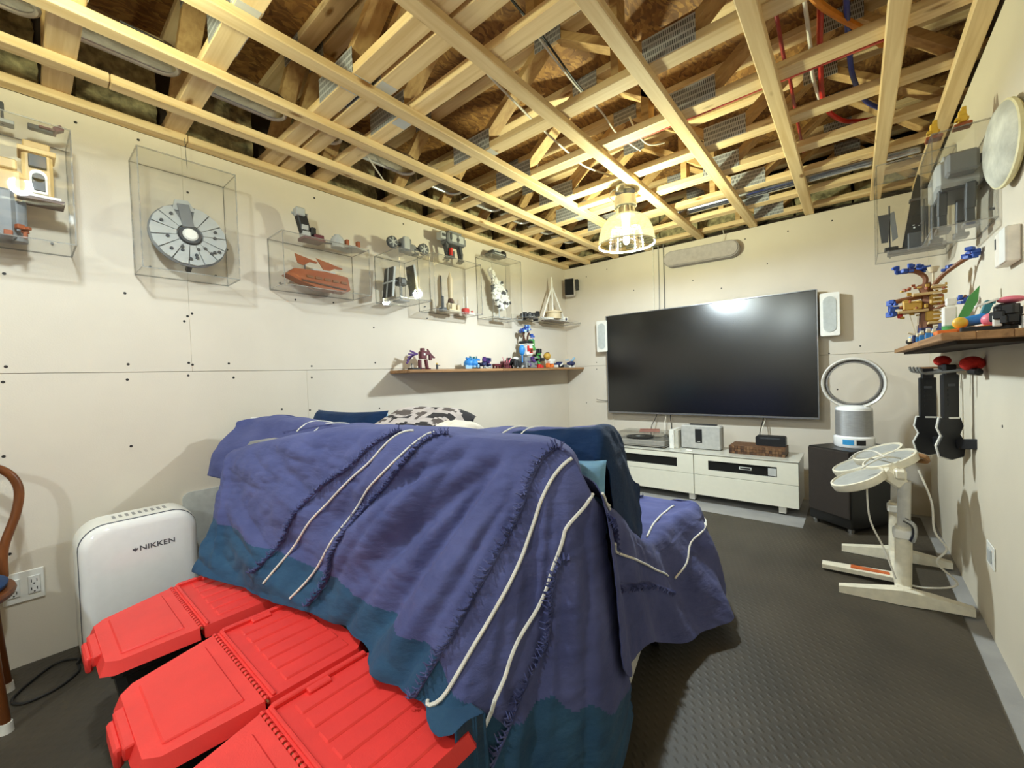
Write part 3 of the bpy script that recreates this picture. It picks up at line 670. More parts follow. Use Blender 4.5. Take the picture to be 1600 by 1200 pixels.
th3 = thing('sofa_throw', 'violet blue throw spread over the sofa seat, its dark side sagging towards the television', 'throw', S(1.0, .9, .42), 'blue throws on the sofa')
cloth(A3, N3, .003, lambda a, b: 0, 'cloth', (FAB,), th3)
LB = 70
cord(A3, N3, keyB, [(.10, .65), (.20, .58), (.42, .47), (.60, .36), (.70, .30)], th3, LB)
cord(A3, N3, keyB, [(.03, .82), (.08, .78), (.16, .73)], th3, LB); cord(A3, N3, keyB, [(.05, .86), (.14, .78), (.22, .72)], th3, 60)
cord(A3, N3, keyX, [(1.86, 1.20), (1.83, 1.08), (1.80, .90), (1.80, .74)], th3, 40)
cord(A3, N3, keyB, [(1.16, .38), (1.0, .36), (.85, .30), (.75, .27)], th3, LB)
cord(A3, N3, keyB, [(1.32, .36), (1.2, .37), (1.12, .38)], th3, LB)
fringe(A3, N3, keyB, [(.03, .76), (.10, .70), (.2, .60)], th3, LB); fringe(A3, N3, keyB, [(.12, .52), (.30, .44), (.5, .36), (.68, .25)], th3, LB)
fringe(A3, N3, keyX, [(1.66, 1.30), (1.60, 1.1), (1.55, .9)], th3, 30)

# --- cushions on the sofa
def pillow(name, label, c, dims, rot, mats, mf=None, seed=0):
    n = 28; V = []; F = []; MI = []
    for sgn in (1, -1):
        k = len(V)
        for i in range(n + 1):
            for j in range(n + 1):
                a, b = 2 * i / n - 1, 2 * j / n - 1
                pin = 1 - .10 * (a * a) * (1 - b * b) * 0 - .0
                ed = max(0, (1 - a ** 4) * (1 - b ** 4)) ** .45
                x = a * dims[0] * (1 - .07 * (1 - b * b)); y = b * dims[1] * (1 - .07 * (1 - a * a))
                V.append((x, y, sgn * dims[2] * ed + .008 * nz(a * 3, b * 3, seed) * ed))
        for i in range(n):
            for j in range(n):
                q = (k + i * (n + 1) + j, k + (i + 1) * (n + 1) + j, k + (i + 1) * (n + 1) + j + 1, k + i * (n + 1) + j + 1)
                F.append(q if sgn > 0 else q[::-1]); MI.append(mf(i / n, j / n, sgn) if mf else 0)
    mb = MB(); mb.v = [rot @ Vector(p) + Vector(c) for p in V]; mb.f = F; mb.mi = MI
    return tag(mb.build(name, mats, None, 180, c), label, 'pillow')
RX = lambda a: Matrix.Rotation(a, 3, 'X')
pillow('pillow', 'dark teal pillow with a pale blue reverse standing behind the sofa back on the left', S(.12, .56, .80), (.30, .20, .08), SR @ RX(math.radians(68)), (NAVY, PALEB), lambda a, b, s_: 1 if s_ < 0 else 0, 2)
def camo(a, b, s_):
    v = noise.noise(Vector((a * 5 + 1.7, b * 6, 4)))
    return 3 if s_ < 0 and a < .0 else (1 if v > .16 else (2 if v < -.22 else 0))
pillow('pillow', 'grey and black patterned pillow resting on top of the sofa back', S(.73, .50, .89), (.25, .19, .095), SR @ RX(math.radians(20)), (mat('pillow_grey', (196, 186, 182), .9), mat('pillow_black', (44, 40, 42), .9), mat('pillow_brown', (92, 82, 78), .9), flat('cobalt', (36, 62, 190))), camo, 5)
pillow('pillow', 'cream white rounded cushion beside the patterned pillow', S(1.02, .42, .885), (.12, .10, .07), SR @ RX(.2), (mat('cream_cloth', (232, 224, 208), .9),), None, 6)
pillow('pillow', 'pale blue pillow poking out at the right end of the sofa back', S(1.675, .185, .765), (.105, .115, .035), SR @ RX(math.radians(86)), (PALEB,), None, 7)

# ================================================================== RED BINS
PIN = mat('hinge_pin', (150, 120, 80), .35, metal=.8)
def bin_(label, x0, x1, y0, y1, yh, zl=.352):
    t = thing('storage_bin', label, 'storage bin', ((x0 + x1) / 2, (y0 + y1) / 2, 0), 'black storage bins with red lids')
    cx, cy = (x0 + x1) / 2, (y0 + y1) / 2
    b = MB(); w, l = (x1 - x0) / 2 - .025, (y1 - y0) / 2 - .03
    P = []
    for z, k in ((.0, .80), (.01, .82), (zl - .06, .985), (zl - .055, 1.02), (zl - .028, 1.02)):
        P.append([(cx + a * w * k, cy + e * l * k, z) for a, e in ((-1, -.9), (-.9, -1), (.9, -1), (1, -.9), (1, .9), (.9, 1), (-.9, 1), (-1, .9))])
    for i in range(4):
        k = len(b.v); b.add(P[i] + P[i + 1], [(j, (j + 1) % 8, 8 + (j + 1) % 8, 8 + j) for j in range(8)])
    b.add(P[0], [tuple(range(8))[::-1]]); b.add(P[4], [tuple(range(8))])
    for i, (x, y, z) in enumerate(b.v):
        w = min(1.1, max(0, (yh - y) / (yh - y0))); b.v[i] = (cx + (x - cx) * (1 - .22 * w), y, z - .022 * w if z > .1 else z)
    b.build('tub', BLACKP, t)
    # near flap: slightly tapered plate with skirt, raised panel outline and a latch tongue
    def taper(mb):
        for i, (x, y, z) in enumerate(mb.v):
            w = min(1.1, max(0, (yh - y) / (yh - y0))); mb.v[i] = (cx + (x - cx) * (1 - .22 * w), y, z - .022 * w if z > .1 else z)
        return mb
    def flap(ya, yb, ribs):
        f_ = MB(); e = .030; s = 1 if yb > ya else -1; yo = ya      # ya = outer end, yb = hinge
        outer = [(x0 + e, yo), (x1 - e, yo), (x1, yo + s * e), (x1, yb), (x0, yb), (x0, yo + s * e)]
        top = [(x0 + e + .012, yo + s * .014), (x1 - e - .012, yo + s * .014), (x1 - .012, yo + s * (e + .012)), (x1 - .012, yb), (x0 + .012, yb), (x0 + .012, yo + s * (e + .012))]
        V = [(a, b_, zl - .032) for a, b_ in outer] + [(a, b_, zl + .004) for a, b_ in top]
        fs = [(i, (i + 1) % 6, 6 + (i + 1) % 6, 6 + i) for i in range(6)] + [tuple(range(6, 12)), tuple(range(6))[::-1]]
        if s < 0: fs = [q[::-1] for q in fs]
        f_.add(V, fs)
        zt = zl + .004
        if ribs:
            for k in range(6):
                xa = x0 + .055 + k * (x1 - x0 - .11) / 5.6; f_.b2((xa, yb + .05, zt - .004), (xa + (x1 - x0 - .11) / 5.6 * .72, yo - .05, zt + .0045), .004)
            f_.b2((x0 + .014, yb + .012, zt - .002), (x0 + .032, yo - .04, zt + .012), .003); f_.b2((x0 + .032, yb + .09, zt - .002), (x0 + .056, yb + .15, zt + .012), .003)
            f_.b2((x0 + .014, yb + .006, zt - .002), (x1 - .014, yb + .016, zt + .008), .003)
        else:
            f_.b2((x0 + .055, yo + .05, zt - .004), (x1 - .055, yb - .03, zt + .005), .004)
            f_.b2((cx - .12, yo - .008, zl - .03), (cx + .10, yo + .016, zt - .001), .004)
            f_.b2((cx - .10, yo - .022, zl - .055), (cx + .07, yo - .004, zl - .006), .006)
        return (f_ if ribs else taper(f_)).build('lid_flap', RED, t)
    n_ = flap(y0, yh - .006, False); fr = flap(y1, yh + .006, True)
    h = MB(); k = 22
    for i in range(k):
        xa = x0 + .01 + (x1 - x0 - .02) * i / k
        h.cyl((xa, yh, zl), (xa + (x1 - x0 - .02) / k * .62, yh, zl), .0068, n=8)
    h.build('hinge', RED, t)
    MB().cyl((x0 + .004, yh, zl), (x1 - .004, yh, zl), .0032, n=8).build('hinge_pin', PIN, t)
    return t
bin_('red lidded black bin beside the white air purifier, leftmost of the three', .600, 1.058, .122, .655, .362)
bin_('red lidded black bin in the middle of the row behind the sofa', 1.118, 1.584, .130, .665, .376)
bin_('red lidded black bin at the right of the row, nearest the camera', 1.592, 2.062, .100, .662, .352)

# ================================================================== LEFT SIDE: purifier, chair, outlet
pu = thing('air_purifier', 'tall white air purifier with a round top edge standing against the left wall', 'air purifier', (.19, .335, 0))
def rrect(w, h, r, n=6, rb=None):
    rb = r if rb is None else rb; out = []
    for cx, cy, a0, q in ((w - rb, rb, -90, rb), (w - r, h - r, 0, r), (r, h - r, 90, r), (rb, rb, 180, rb)):
        out += [(cx + q * math.cos(math.radians(a0 + 90 * k / n)), cy + q * math.sin(math.radians(a0 + 90 * k / n))) for k in range(n + 1)]
    return out
PY0, PY1, PH = .125, .535, .575
w_ = PY1 - PY0
def slab(mb, inset, xa, xb, bev=.012, r=.095):     # rounded slab facing +x, softened front edge
    rings = []
    for x, d in ((xa, inset), (xb - bev, inset), (xb - bev * .3, inset + bev * .35), (xb, inset + bev)):
        rings.append([(x, PY0 + d + a, .012 + d + c) for a, c in rrect(w_ - 2 * d, PH - 2 * d, r - d * .5, 8, .05)])
    n = len(rings[0]); k = len(mb.v)
    for R_ in rings: mb.v += R_
    for i in range(3): mb.f += [(k + i * n + j, k + i * n + (j + 1) % n, k + (i + 1) * n + (j + 1) % n, k + (i + 1) * n + j) for j in range(n)]
    mb.f += [tuple(k + 3 * n + j for j in range(n)), tuple(k + j for j in range(n))[::-1]]; mb.mi += [0] * (3 * n + 2); return mb
slab(MB(), 0, .10, .245, .02).build('body', WHITEP, pu, 50)
slab(MB(), .004, .245, .252, .001).build('seam', mat('dark_blue_seam', (34, 40, 62), .4), pu, 50)
slab(MB(), .006, .252, .292, .03).build('front_cover', WHITEG, pu, 50)
for ya in (PY0 + .06, PY1 - .11): MB().b2((.12, ya, .0), (.26, ya + .05, .014)).build('foot', BLACKP, pu)
vg = MB()
for k in range(9): vg.b2((.15, PY0 + .12 + .022 * k, PH + .008), (.20, PY0 + .13 + .022 * k, PH + .0135))
vg.build('vent', mat('vent_grey', (150, 150, 150), .5), pu)
def text(name, body, size, M_, m_, par, ext=.0006):
    cu = bpy.data.curves.new(name, 'FONT'); cu.body = body; cu.size = size; cu.extrude = ext; cu.align_x = 'CENTER'; cu.align_y = 'CENTER'; cu.offset = size * .012
    o = bpy.data.objects.new('tmp', cu); COL.objects.link(o); dg = bpy.context.evaluated_depsgraph_get()
    me = bpy.data.meshes.new_from_object(o.evaluated_get(dg)); bpy.data.objects.remove(o)
    off = OFF[par.name] if par else Vector()
    me.transform(Matrix.Translation(-off) @ M_); me.materials.clear(); me.materials.append(m_)
    q = bpy.data.objects.new(name, me); COL.objects.link(q); q.parent = par; OFF[q.name] = off
    return q
MX = Matrix(((0, 0, 1, .2926), (1, 0, 0, .378), (0, 1, 0, .452), (0, 0, 0, 1)))
LET = mat('grey_lettering', (92, 94, 100), .4)
text('lettering', 'NIKKEN', .031, MX @ Matrix.Scale(1.12, 4, (1, 0, 0)), LET, pu)
lg = MB(); P0 = (.2922, .302, .4415)      # winged emblem left of the word
for a in (-1, 1):
    lg.prism([(0, .002), (.004 * a, .006), (.009 * a, .010), (.009 * a, .017), (.004 * a, .014), (.0015 * a, .019), (0, .016)][::a], P0, (0, 1, 0), (0, 0, 1), .0008)
lg.build('emblem', LET, pu)
pipe('power_cord', 'black power cord lying on the floor beside the white air purifier', 'cord', [(.20, .115, .012), (.15, .12, .008), (.11, .06, .006), (.2, -.02, .006), (.285, -.06, .006), (.345, -.03, .006), (.335, .05, .006), (.27, .11, .006), (.24, .118, .02)], .005, BLC)
# wall outlet
ol = thing('wall_outlet', 'white double wall outlet low on the left wall behind the chair', 'outlet', (0, -.0, .33))
MB().b2((.0005, -.075, .27), (.007, .042, .40), .003).build('cover_plate', WHITEP, ol)
for y in (-.045, .012):
    k = MB(); k.box((.008, y, .335), (.006, .036, .075), None, .002); g = k.build('socket', mat('socket_white', (222, 220, 214), .4), ol)
    q = MB()
    for z in (.318, .352): q.b2((.0105, y - .009, z - .006), (.0118, y - .0065, z + .006)).b2((.0105, y + .0065, z - .006), (.0118, y + .009, z + .006)).cyl((.0105, y, z - .012), (.0118, y, z - .012), .003, n=8)
    q.build('slot', BLACKP, g)
pc = simple('wall_panel', 'pale grey rounded panel on the left wall between purifier and sofa', 'panel', MB().prism(rrect(.26, .34, .035), (0.0005, .53, .26), (0, 1, 0), (0, 0, 1), .012), mat('pale_grey_panel', (196, 196, 190), .5), (0, .6, .3))
# bentwood chair, mostly out of frame
ch = thing('chair', 'bentwood chair with hoop back and navy seat at the left edge of the picture', 'chair', (.33, -.26, 0))
BENT = wood('bentwood', (116, 66, 30), 'z', (84, 46, 22), .35)
cx, cy = .335, -.256
MB().lathe([(0, .425), (.205, .425), (.222, .432), (.226, .445), (.222, .456), (.20, .458), (0, .458)], (cx, cy, 0), n=40).build('seat_frame', BENT, ch)
MB().lathe([(0, .458), (.17, .458), (.203, .463), (.207, .475), (.19, .487), (.10, .494), (0, .495)], (cx, cy, 0), n=40).build('seat', NAVY, ch, 60)
for i, (a, b) in enumerate(((-.14, .175), (.14, .175), (-.14, -.175), (.14, -.175))):
    p1 = (cx + a * 1.08, cy + b * 1.06, .0); p0 = (cx + a * .92, cy + b * .9, .44)
    lgp = MB().tube([p0, (cx + a * .97, cy + b * .95, .25), (p1[0], p1[1], .02)], [.017, .017, .013], 12, smooth=4).build('leg', BENT, ch)
    MB().cyl((p1[0], p1[1], 0), (p1[0], p1[1], .035), .018, .0155, 14).build('foot_cap', WHITEP, lgp)
MB().tube([(cx + .17 * math.cos(t), cy + .17 * math.sin(t), .20) for t in [2 * PI * k / 28 for k in range(28)]], .009, 8, True).build('ring_stretcher', BENT, ch)
HP = [(.165, cy + .19, .44), (.150, cy + .195, .55), (.13, cy + .232, .68), (.115, cy + .24, .78), (.11, cy + .20, .855), (.10, cy + .10, .90), (.10, cy, .91)]
HP = HP + [(a, 2 * cy - b, c) for a, b, c in HP[-2::-1]]
MB().tube(HP, .0145, 12, smooth=6).build('hoop_back', BENT, ch)
HI = [(.155, cy + .10, .44), (.135, cy + .11, .6), (.115, cy + .10, .72), (.105, cy, .78)]
MB().tube(HI + [(a, 2 * cy - b, c) for a, b, c in HI[-2::-1]], .011, 10, smooth=6).build('inner_hoop', BENT, ch)

# ================================================================== TV WALL
tv = thing('television', 'large flat black television mounted on the back wall, slim silver rim', 'television', (1.54, 4.29, .70))
X0, X1, Z0, Z1 = .585, 2.50, .706, 1.788
MB().b2((X0, 4.268, Z0), (X1, 4.305, Z1), .004).build('housing', BLACKP, tv)
MB().b2((X0 + .009, 4.2665, Z0 + .016), (X1 - .009, 4.2685, Z1 - .009)).build('screen', mat('tv_screen', (6, 6, 7), .21, var=0, spec=.8), tv, 0)
MB().b2((X0, 4.263, Z0 - .004), (X1, 4.272, Z0 + .013), .002).b2((X1 - .006, 4.263, Z0), (X1 + .003, 4.275, Z1), .002).b2((X0 - .002, 4.264, Z1 - .004), (X1, 4.272, Z1 + .003), .001).b2((X0 - .003, 4.264, Z0), (X0 + .005, 4.272, Z1), .001).build('rim', mat('rim_steel', (150, 150, 152), .3, metal=.8), tv)
MB().b2((1.2, 4.305, 1.0), (1.9, D - .0015, 1.5), .005).build('wall_mount', BLACKP, tv)
cs = thing('centre_speaker', 'long grey rounded speaker bar hanging high on the wall above the television', 'speaker', (1.59, 4.31, 2.28))
def stadium(L, h, n=12):
    r_ = h / 2; return [(L - r_ + r_ * math.sin(PI * k / n), r_ - r_ * math.cos(PI * k / n)) for k in range(n + 1)] + [(r_ - r_ * math.sin(PI * k / n), r_ + r_ * math.cos(PI * k / n)) for k in range(n + 1)]
MB().prism(stadium(.69, .155), (1.243, 4.355, 2.205), (1, 0, -.02), (0.02, 0, 1), .085).build('cabinet', mat('speaker_grey', (150, 144, 142), .7), cs)
MB().prism(stadium(.67, .135), (1.253, 4.27, 2.215), (1, 0, -.02), (0.02, 0, 1), .012).build('grille', mat('grille_cloth', (176, 168, 166), .9, bump=.5, bscale=400), cs)
MB().tube([(1.78, 4.3, 2.36), (1.80, 4.31, 2.41), (1.79, 4.33, 2.47)], .003, 6, smooth=5).build('cable', WHC, cs)
for x0, nm, lb in ((.468, 'wall_speaker', 'white wall speaker half hidden by the left edge of the television'), (2.518, 'wall_speaker', 'white wall speaker with oval grille right of the television')):
    t = thing(nm, lb, 'speaker', (x0 + .07, 4.3, 1.4), 'white speakers flanking the television')
    z0 = 1.395; wdt = .128; hgt = .35
    MB().prism(rrect(wdt, hgt, .012), (x0, 4.361, z0), (1, 0, 0), (0, 0, 1), .105).build('cabinet', WHITEP, t)
    MB().prism([(b, a) for a, b in stadium(.29, .086)][::-1], (x0 + .021, 4.256, z0 + .03), (1, 0, 0), (0, 0, 1), .006).build('grille', mat('perforated_grille', (196, 200, 196), .7, bump=.5, bscale=500), t)
t = thing('corner_speaker', 'small black fronted satellite speaker in the room corner under the ceiling', 'speaker', (.13, 4.25, 2.08))
R_ = Rz(math.radians(22))
MB().box((.145, 4.245, 2.18), (.115, .10, .205), R_, .006).build('cabinet', mat('sat_grey', (200, 192, 184), .5), t)
MB().box(Vector((.145, 4.245, 2.18)) + R_ @ Vector((-.002, -.054, 0)), (.104, .010, .19), R_, .003).build('grille', mat('black_grille', (16, 15, 15), .9), t)
MB().box((.185, 4.325, 2.22), (.05, .07, .12), R_, .004).build('bracket', BLACKP, t)
for i, (x, c_) in enumerate(((1.106, WHC), (1.164, mat('grey_cable', (150, 146, 138), .5)), (1.218, mat('dark_grey_cable', (110, 106, 100), .5)))):
    lb = ('leftmost white cable', 'middle pale grey cable', 'rightmost dark grey cable')[i] + ' of three running from the ceiling down to the television'
    pipe('tv_cable', lb, 'cable', [(x, 4.353, 2.47), (x, 4.354, 2.1), (x - .004, 4.354, 1.77), (x - .004, 4.352, 1.6)], .0055, c_, 'cables above the television')
for i, (xa, xb, c_) in enumerate(((1.117, 1.09, BLC), (1.216, 1.225, WHC), (1.262, 1.30, BLC), (2.09, 2.075, BLC), (2.105, 2.085, WHC))):
    lb = ('thin black cable from the television to the turntable', 'thin white cable hanging from the television behind the white console', 'black cable dropping from the television beside the white console', 'black cable dropping from the television to the black radio', 'white cable dropping from the television to the black radio')[i]
    pipe('tv_cable', lb, 'cable', [(xa, 4.31, .74), (xa, 4.30, .68), (xb, 4.22, .57), (xb + .01, 4.19, .435)], .004, c_, 'cables below the television')
pipe('tv_cable', 'thin cable hanging down the wall left of the white bench', 'cable', [(.60, 4.345, .72), (.596, 4.35, .5), (.592, 4.35, .2)], .0035, WHC)
simple('wall_hook', 'thin metal rod sticking out of the back wall left of the television', 'hook', MB().tube([(.56, 4.35, .825), (.42, 4.33, .842), (.405, 4.33, .85)], .004, 8), GALV, (.5, 4.34, .83))
# --- white bench
BENW = mat('bench_gloss', (238, 234, 216), .14, var=.01, coat=.5)
cb = thing('media_bench', 'low white glossy media bench with two drawer units below the television', 'bench', (1.627, 4.0, 0))
YF = 3.79
for x0, x1 in ((.862, 1.626), (1.629, 2.393)):
    MB().b2((x0, YF + .02, .055), (x1, 4.20, .415), .002).build('carcass', WHITEP, cb)
    fr_ = MB(); zt, zs = .412, .238; wa, wb, za, zb = x0 + .118, x1 - .142, .285, .366
    fr_.b2((x0 + .002, YF, zs), (wa, YF + .019, zt)).b2((wb, YF, zs), (x1 - .002, YF + .019, zt)).b2((wa, YF, zs), (wb, YF + .019, za)).b2((wa, YF, zb), (wb, YF + .019, zt))
    dr = fr_.build('upper_drawer', BENW, cb)
    MB().b2((wa, YF + .008, za), (wb, YF + .014, zb)).build('window', mat('smoked_glass', (34, 34, 33), .06, var=0, spec=.7), dr, 0)
    MB().b2((x0 + .002, YF, .057), (x1 - .002, YF + .019, zs - .004), .0015).build('lower_drawer', BENW, cb)
MB().b2((.866, YF - .006, .415), (2.397, 4.205, .423), .002).build('glass_top', mat('bench_glass_top', (200, 198, 186), .08, var=.01, spec=.6), cb)
for x in (.95, 1.6, 2.28):
    for y in (3.84, 4.15): MB().b2((x - .025, y - .025, 0), (x + .025, y + .025, .055), .003).build('leg', WHITEP, cb)
dv = MB(); dv.b2((1.985, YF + .0055, .318), (2.075, YF + .0075, .34)); dv.build('white_frame', WHITEP, cb); MB().b2((1.992, YF + .0045, .323), (2.068, YF + .006, .335)).build('display', BLACKP, cb)
MB().b2((2.19, YF + .0055, .292), (2.246, YF + .0075, .352)).build('white_box', mat('window_white', (196, 196, 192), .6), cb)
# --- on the bench
ZT = .4235
tt = thing('turntable', 'silver record turntable under a clear lid on the white bench', 'turntable', (1.11, 4.0, ZT))
MB().b2((.865, 3.85, ZT + .012), (1.355, 4.16, ZT + .018)).b2((.87, 3.855, ZT + .018), (1.35, 4.155, ZT + .068), .006).build('plinth', mat('silver_plinth', (172, 168, 160), .35, metal=.4), tt)
for x in (.9, 1.32):
    for y in (3.89, 4.12): MB().cyl((x, y, ZT), (x, y, ZT + .014), .022, n=16).build('foot', BLACKP, tt)
pl = MB(); pl.cyl((1.06, 4.0, ZT + .068), (1.06, 4.0, ZT + .082), .135, n=40); pl = pl.build('platter', BLACKP, tt)
MB().cyl((1.06, 4.0, ZT + .082), (1.06, 4.0, ZT + .085), .045, n=30).build('record_label', C['lgrey'], pl)
MB().tube([(1.29, 4.10, ZT + .09), (1.29, 4.0, ZT + .09), (1.22, 3.92, ZT + .088)], .005, 8, smooth=4).cyl((1.29, 4.1, ZT + .066), (1.29, 4.1, ZT + .10), .022, n=16).build('tonearm', GALV, tt)
lid = MB(); a, b = (.872, 3.857, ZT + .069), (1.348, 4.153, ZT + .135)
lid.b2((a[0], a[1], b[2] - .003), b).b2(a, (b[0], a[1] + .003, b[2] - .003)).b2((a[0], b[1] - .003, a[2]), (b[0], b[1], b[2] - .003)).b2(a, (a[0] + .003, b[1], b[2] - .003)).b2((b[0] - .003, a[1], a[2]), (b[0], b[1], b[2] - .003))
lid.build('dust_cover', SMOKE, tt, 0)
simple('record_sleeve', 'flat red and brown sleeve lying on the turntable lid', 'sleeve', MB().box((1.15, 4.02, ZT + .142), (.19, .17, .010), Rz(.35), .001), mat('sleeve_red', (150, 102, 88), .5), (1.15, 4.02, ZT + .137))
wc = thing('game_console', 'slim white game console standing upright beside the turntable', 'console', (1.405, 3.98, ZT))
MB().b2((1.383, 3.9, ZT + .0), (1.425, 4.12, ZT + .175), .003).build('case', WHITEP, wc); MB().b2((1.415, 3.8985, ZT + .03), (1.4185, 3.9005, ZT + .13)).build('slot', mat('slot_grey', (120, 120, 120)), wc)
MB().b2((1.386, 3.902, ZT + .0), (1.426, 4.09, ZT + .012)).b2((1.425, 3.93, ZT + .0), (1.455, 4.10, ZT + .168), .002).build('side_panel', mat('console_grey', (190, 186, 172), .5), wc)
sd = thing('music_dock', 'grey box shaped music speaker with black centre strip on the bench', 'speaker', (1.63, 4.04, ZT))
MB().b2((1.462, 3.985, ZT), (1.808, 4.10, ZT + .215), .012).build('cabinet', mat('dock_grey', (176, 174, 168), .6), sd)
MB().b2((1.468, 3.981, ZT + .006), (1.802, 3.986, ZT + .209), .002).build('grille', mat('dock_grille', (184, 182, 176), .85, bump=.5, bscale=420), sd)
MB().b2((1.592, 3.978, ZT + .06), (1.652, 3.9815, ZT + .185), .001).build('display', BLACKP, sd); MB().b2((1.53, 4.03, ZT + .215), (1.765, 4.065, ZT + .226), .003).build('dock_top', BLACKP, sd)
MB().b2((1.608, 3.9772, ZT + .067), (1.636, 3.9782, ZT + .073)).build('logo_strip', mat('dock_logo', (190, 188, 180)), sd)
BLK = [mat('endgrain_' + str(i), c_, .6, var=.2, scale=60) for i, c_ in enumerate(((86, 56, 34), (106, 72, 44), (66, 42, 26), (122, 88, 58)))]
wb = thing('wooden_block', 'brown mosaic wooden block under the black radio', 'block', (2.09, 4.03, ZT))
sides = [MB() for _ in BLK]
for i in range(18):
    for j in range(3):
        x = 1.885 + i * .0228; z = ZT + j * .0232; k = random.randrange(4); pr = random.uniform(0, .003)
        sides[k].b2((x + .0008, 3.915 - pr, z + .0008), (x + .0222, 3.94, z + .0225))
for k in range(4): o = sides[k].build('mosaic_tiles', BLK[k], wb, 0); o['kind'] = 'stuff'
MB().b2((1.886, 3.925, ZT), (2.294, 4.15, ZT + .070), .002).build('core', BLK[1], wb)
rd = thing('black_radio', 'small black radio standing on the wooden block', 'radio', (2.18, 4.04, ZT + .0705))
MB().prism(rrect(.215, .082, .016), (2.075, 4.09, ZT + .0705), (1, 0, 0), (0, 0, 1), .09).build('case', BLACKP, rd)
MB().b2((2.11, 3.9985, ZT + .128), (2.25, 4.001, ZT + .143)).build('display', mat('radio_strip', (70, 72, 74), .2), rd)
simple('remote_control', 'small white remote lying at the front of the bench', 'remote', MB().box((1.575, 3.85, ZT + .006), (.055, .018, .012), Rz(-.1), .003), WHITEP, (1.575, 3.85, ZT))
bx = thing('black_device', 'black device with a blue light on the floor left of the bench', 'device', (.70, 3.95, 0))
MB().b2((.60, 3.86, 0), (.80, 4.12, .36), .006).build('case', BLACKP, bx); MB().b2((.765, 3.858, .255), (.79, 3.861, .29)).build('blue_light', mat('blue_led', (30, 110, 240), .4, emit=(30, 120, 255), estr=2.5), bx)
simple('grey_panel', 'upright grey panel leaning on the wall left of the bench', 'panel', MB().b2((.66, 3.9, .361), (.80, 4.05, .53), .004), mat('panel_grey', (150, 148, 142), .6), (.73, 3.97, .361))

# ================================================================== RIGHT CORNER
sub = thing('subwoofer', 'big black cube subwoofer on the floor in the far right corner', 'speaker', (2.71, 3.87, 0))
fcn, e1_, e2_ = Vector((2.705, 3.572, 0)), Vector((.80, -.60, 0)), Vector((.60, .80, 0))
RS = Matrix((e1_, e2_, Vector((0, 0, 1)))).transposed()
def sb(mb, a0, a1, b0, b1, z0, z1, bev=.006): return mb.box(fcn + e1_ * (a0 + a1) / 2 + e2_ * (b0 + b1) / 2 + Vector((0, 0, (z0 + z1) / 2)), (a1 - a0, b1 - b0, z1 - z0), RS, bev)
sb(MB(), -.31, 0, .0, .46, .03, .565).build('cabinet', mat('black_wood', (20, 19, 18), .35), sub)
sb(MB(), -.303, -.007, -.012, .001, .10, .558, .004).build('grille', mat('sub_grille', (48, 40, 34), .9, bump=.3, bscale=400), sub)
for a in (-.28, -.03):
    for b in (.03, .43): p = fcn + e1_ * a + e2_ * b; MB().cyl(p, p + Vector((0, 0, .031)), .02, n=14).build('foot', GALV, sub)
fn = thing('bladeless_fan', 'white and silver bladeless ring fan standing on the black subwoofer', 'fan', (2.715, 3.86, .566))
fx, fy, fz = 2.722, 3.84, .566
MB().lathe([(0, 0), (.112, 0), (.118, .01), (.118, .07), (.106, .08), (0, .08)], (fx, fy, fz), n=40).build('base', WHITEG, fn)
MB().lathe([(.0, .08), (.106, .08), (.106, .262), (.0, .262)], (fx, fy, fz), n=48).build('filter_drum', mat('silver_mesh', (168, 168, 168), .45, metal=.6, bump=.4, bscale=300, stretch=(1, 1, 6)), fn)
MB().lathe([(.106, .262), (.104, .28), (.07, .298), (0, .30)], (fx, fy, fz), n=40).build('shoulder', WHITEG, fn)
dsp = MB(); n_ = 10
for i in range(n_):
    a0, a1 = [math.radians(-122 + 64 * k / n_) for k in (i, i + 1)]
    dsp.add([(fx + .1195 * math.cos(a), fy + .1195 * math.sin(a), fz + z) for a in (a0, a1) for z in (.022, .058)], [(0, 2, 3, 1)])
    dsp.mi[-1] = 0 if i < 5 else (2 if i == 5 else 1)
dsp.build('display', (mat('blue_display', (60, 150, 205), .3), BLACKP, WHITEP), fn)
rg = MB(); rc = (fx, fy, fz + .455)
prof = [(.168, -.05), (.176, -.055), (.183, -.045), (.186, .03), (.180, .045), (.170, .045), (.160, .02), (.158, -.02), (.168, -.05)]
rg.lathe(prof, rc, (0, 1, 0), 64); rg.build('air_ring', mat('ring_white', (226, 222, 214), .25), fn)
MB().lathe([(.1575, -.03), (.146, -.045), (.143, .0), (.146, .05), (.1600, .04)], rc, (0, 1, 0), 64).build('inner_ring', mat('ring_grey', (128, 124, 120), .4), fn)
MB().b2((fx - .05, fy - .03, fz + .28), (fx + .05, fy + .03, fz + .30), .008).build('neck', WHITEG, fn)
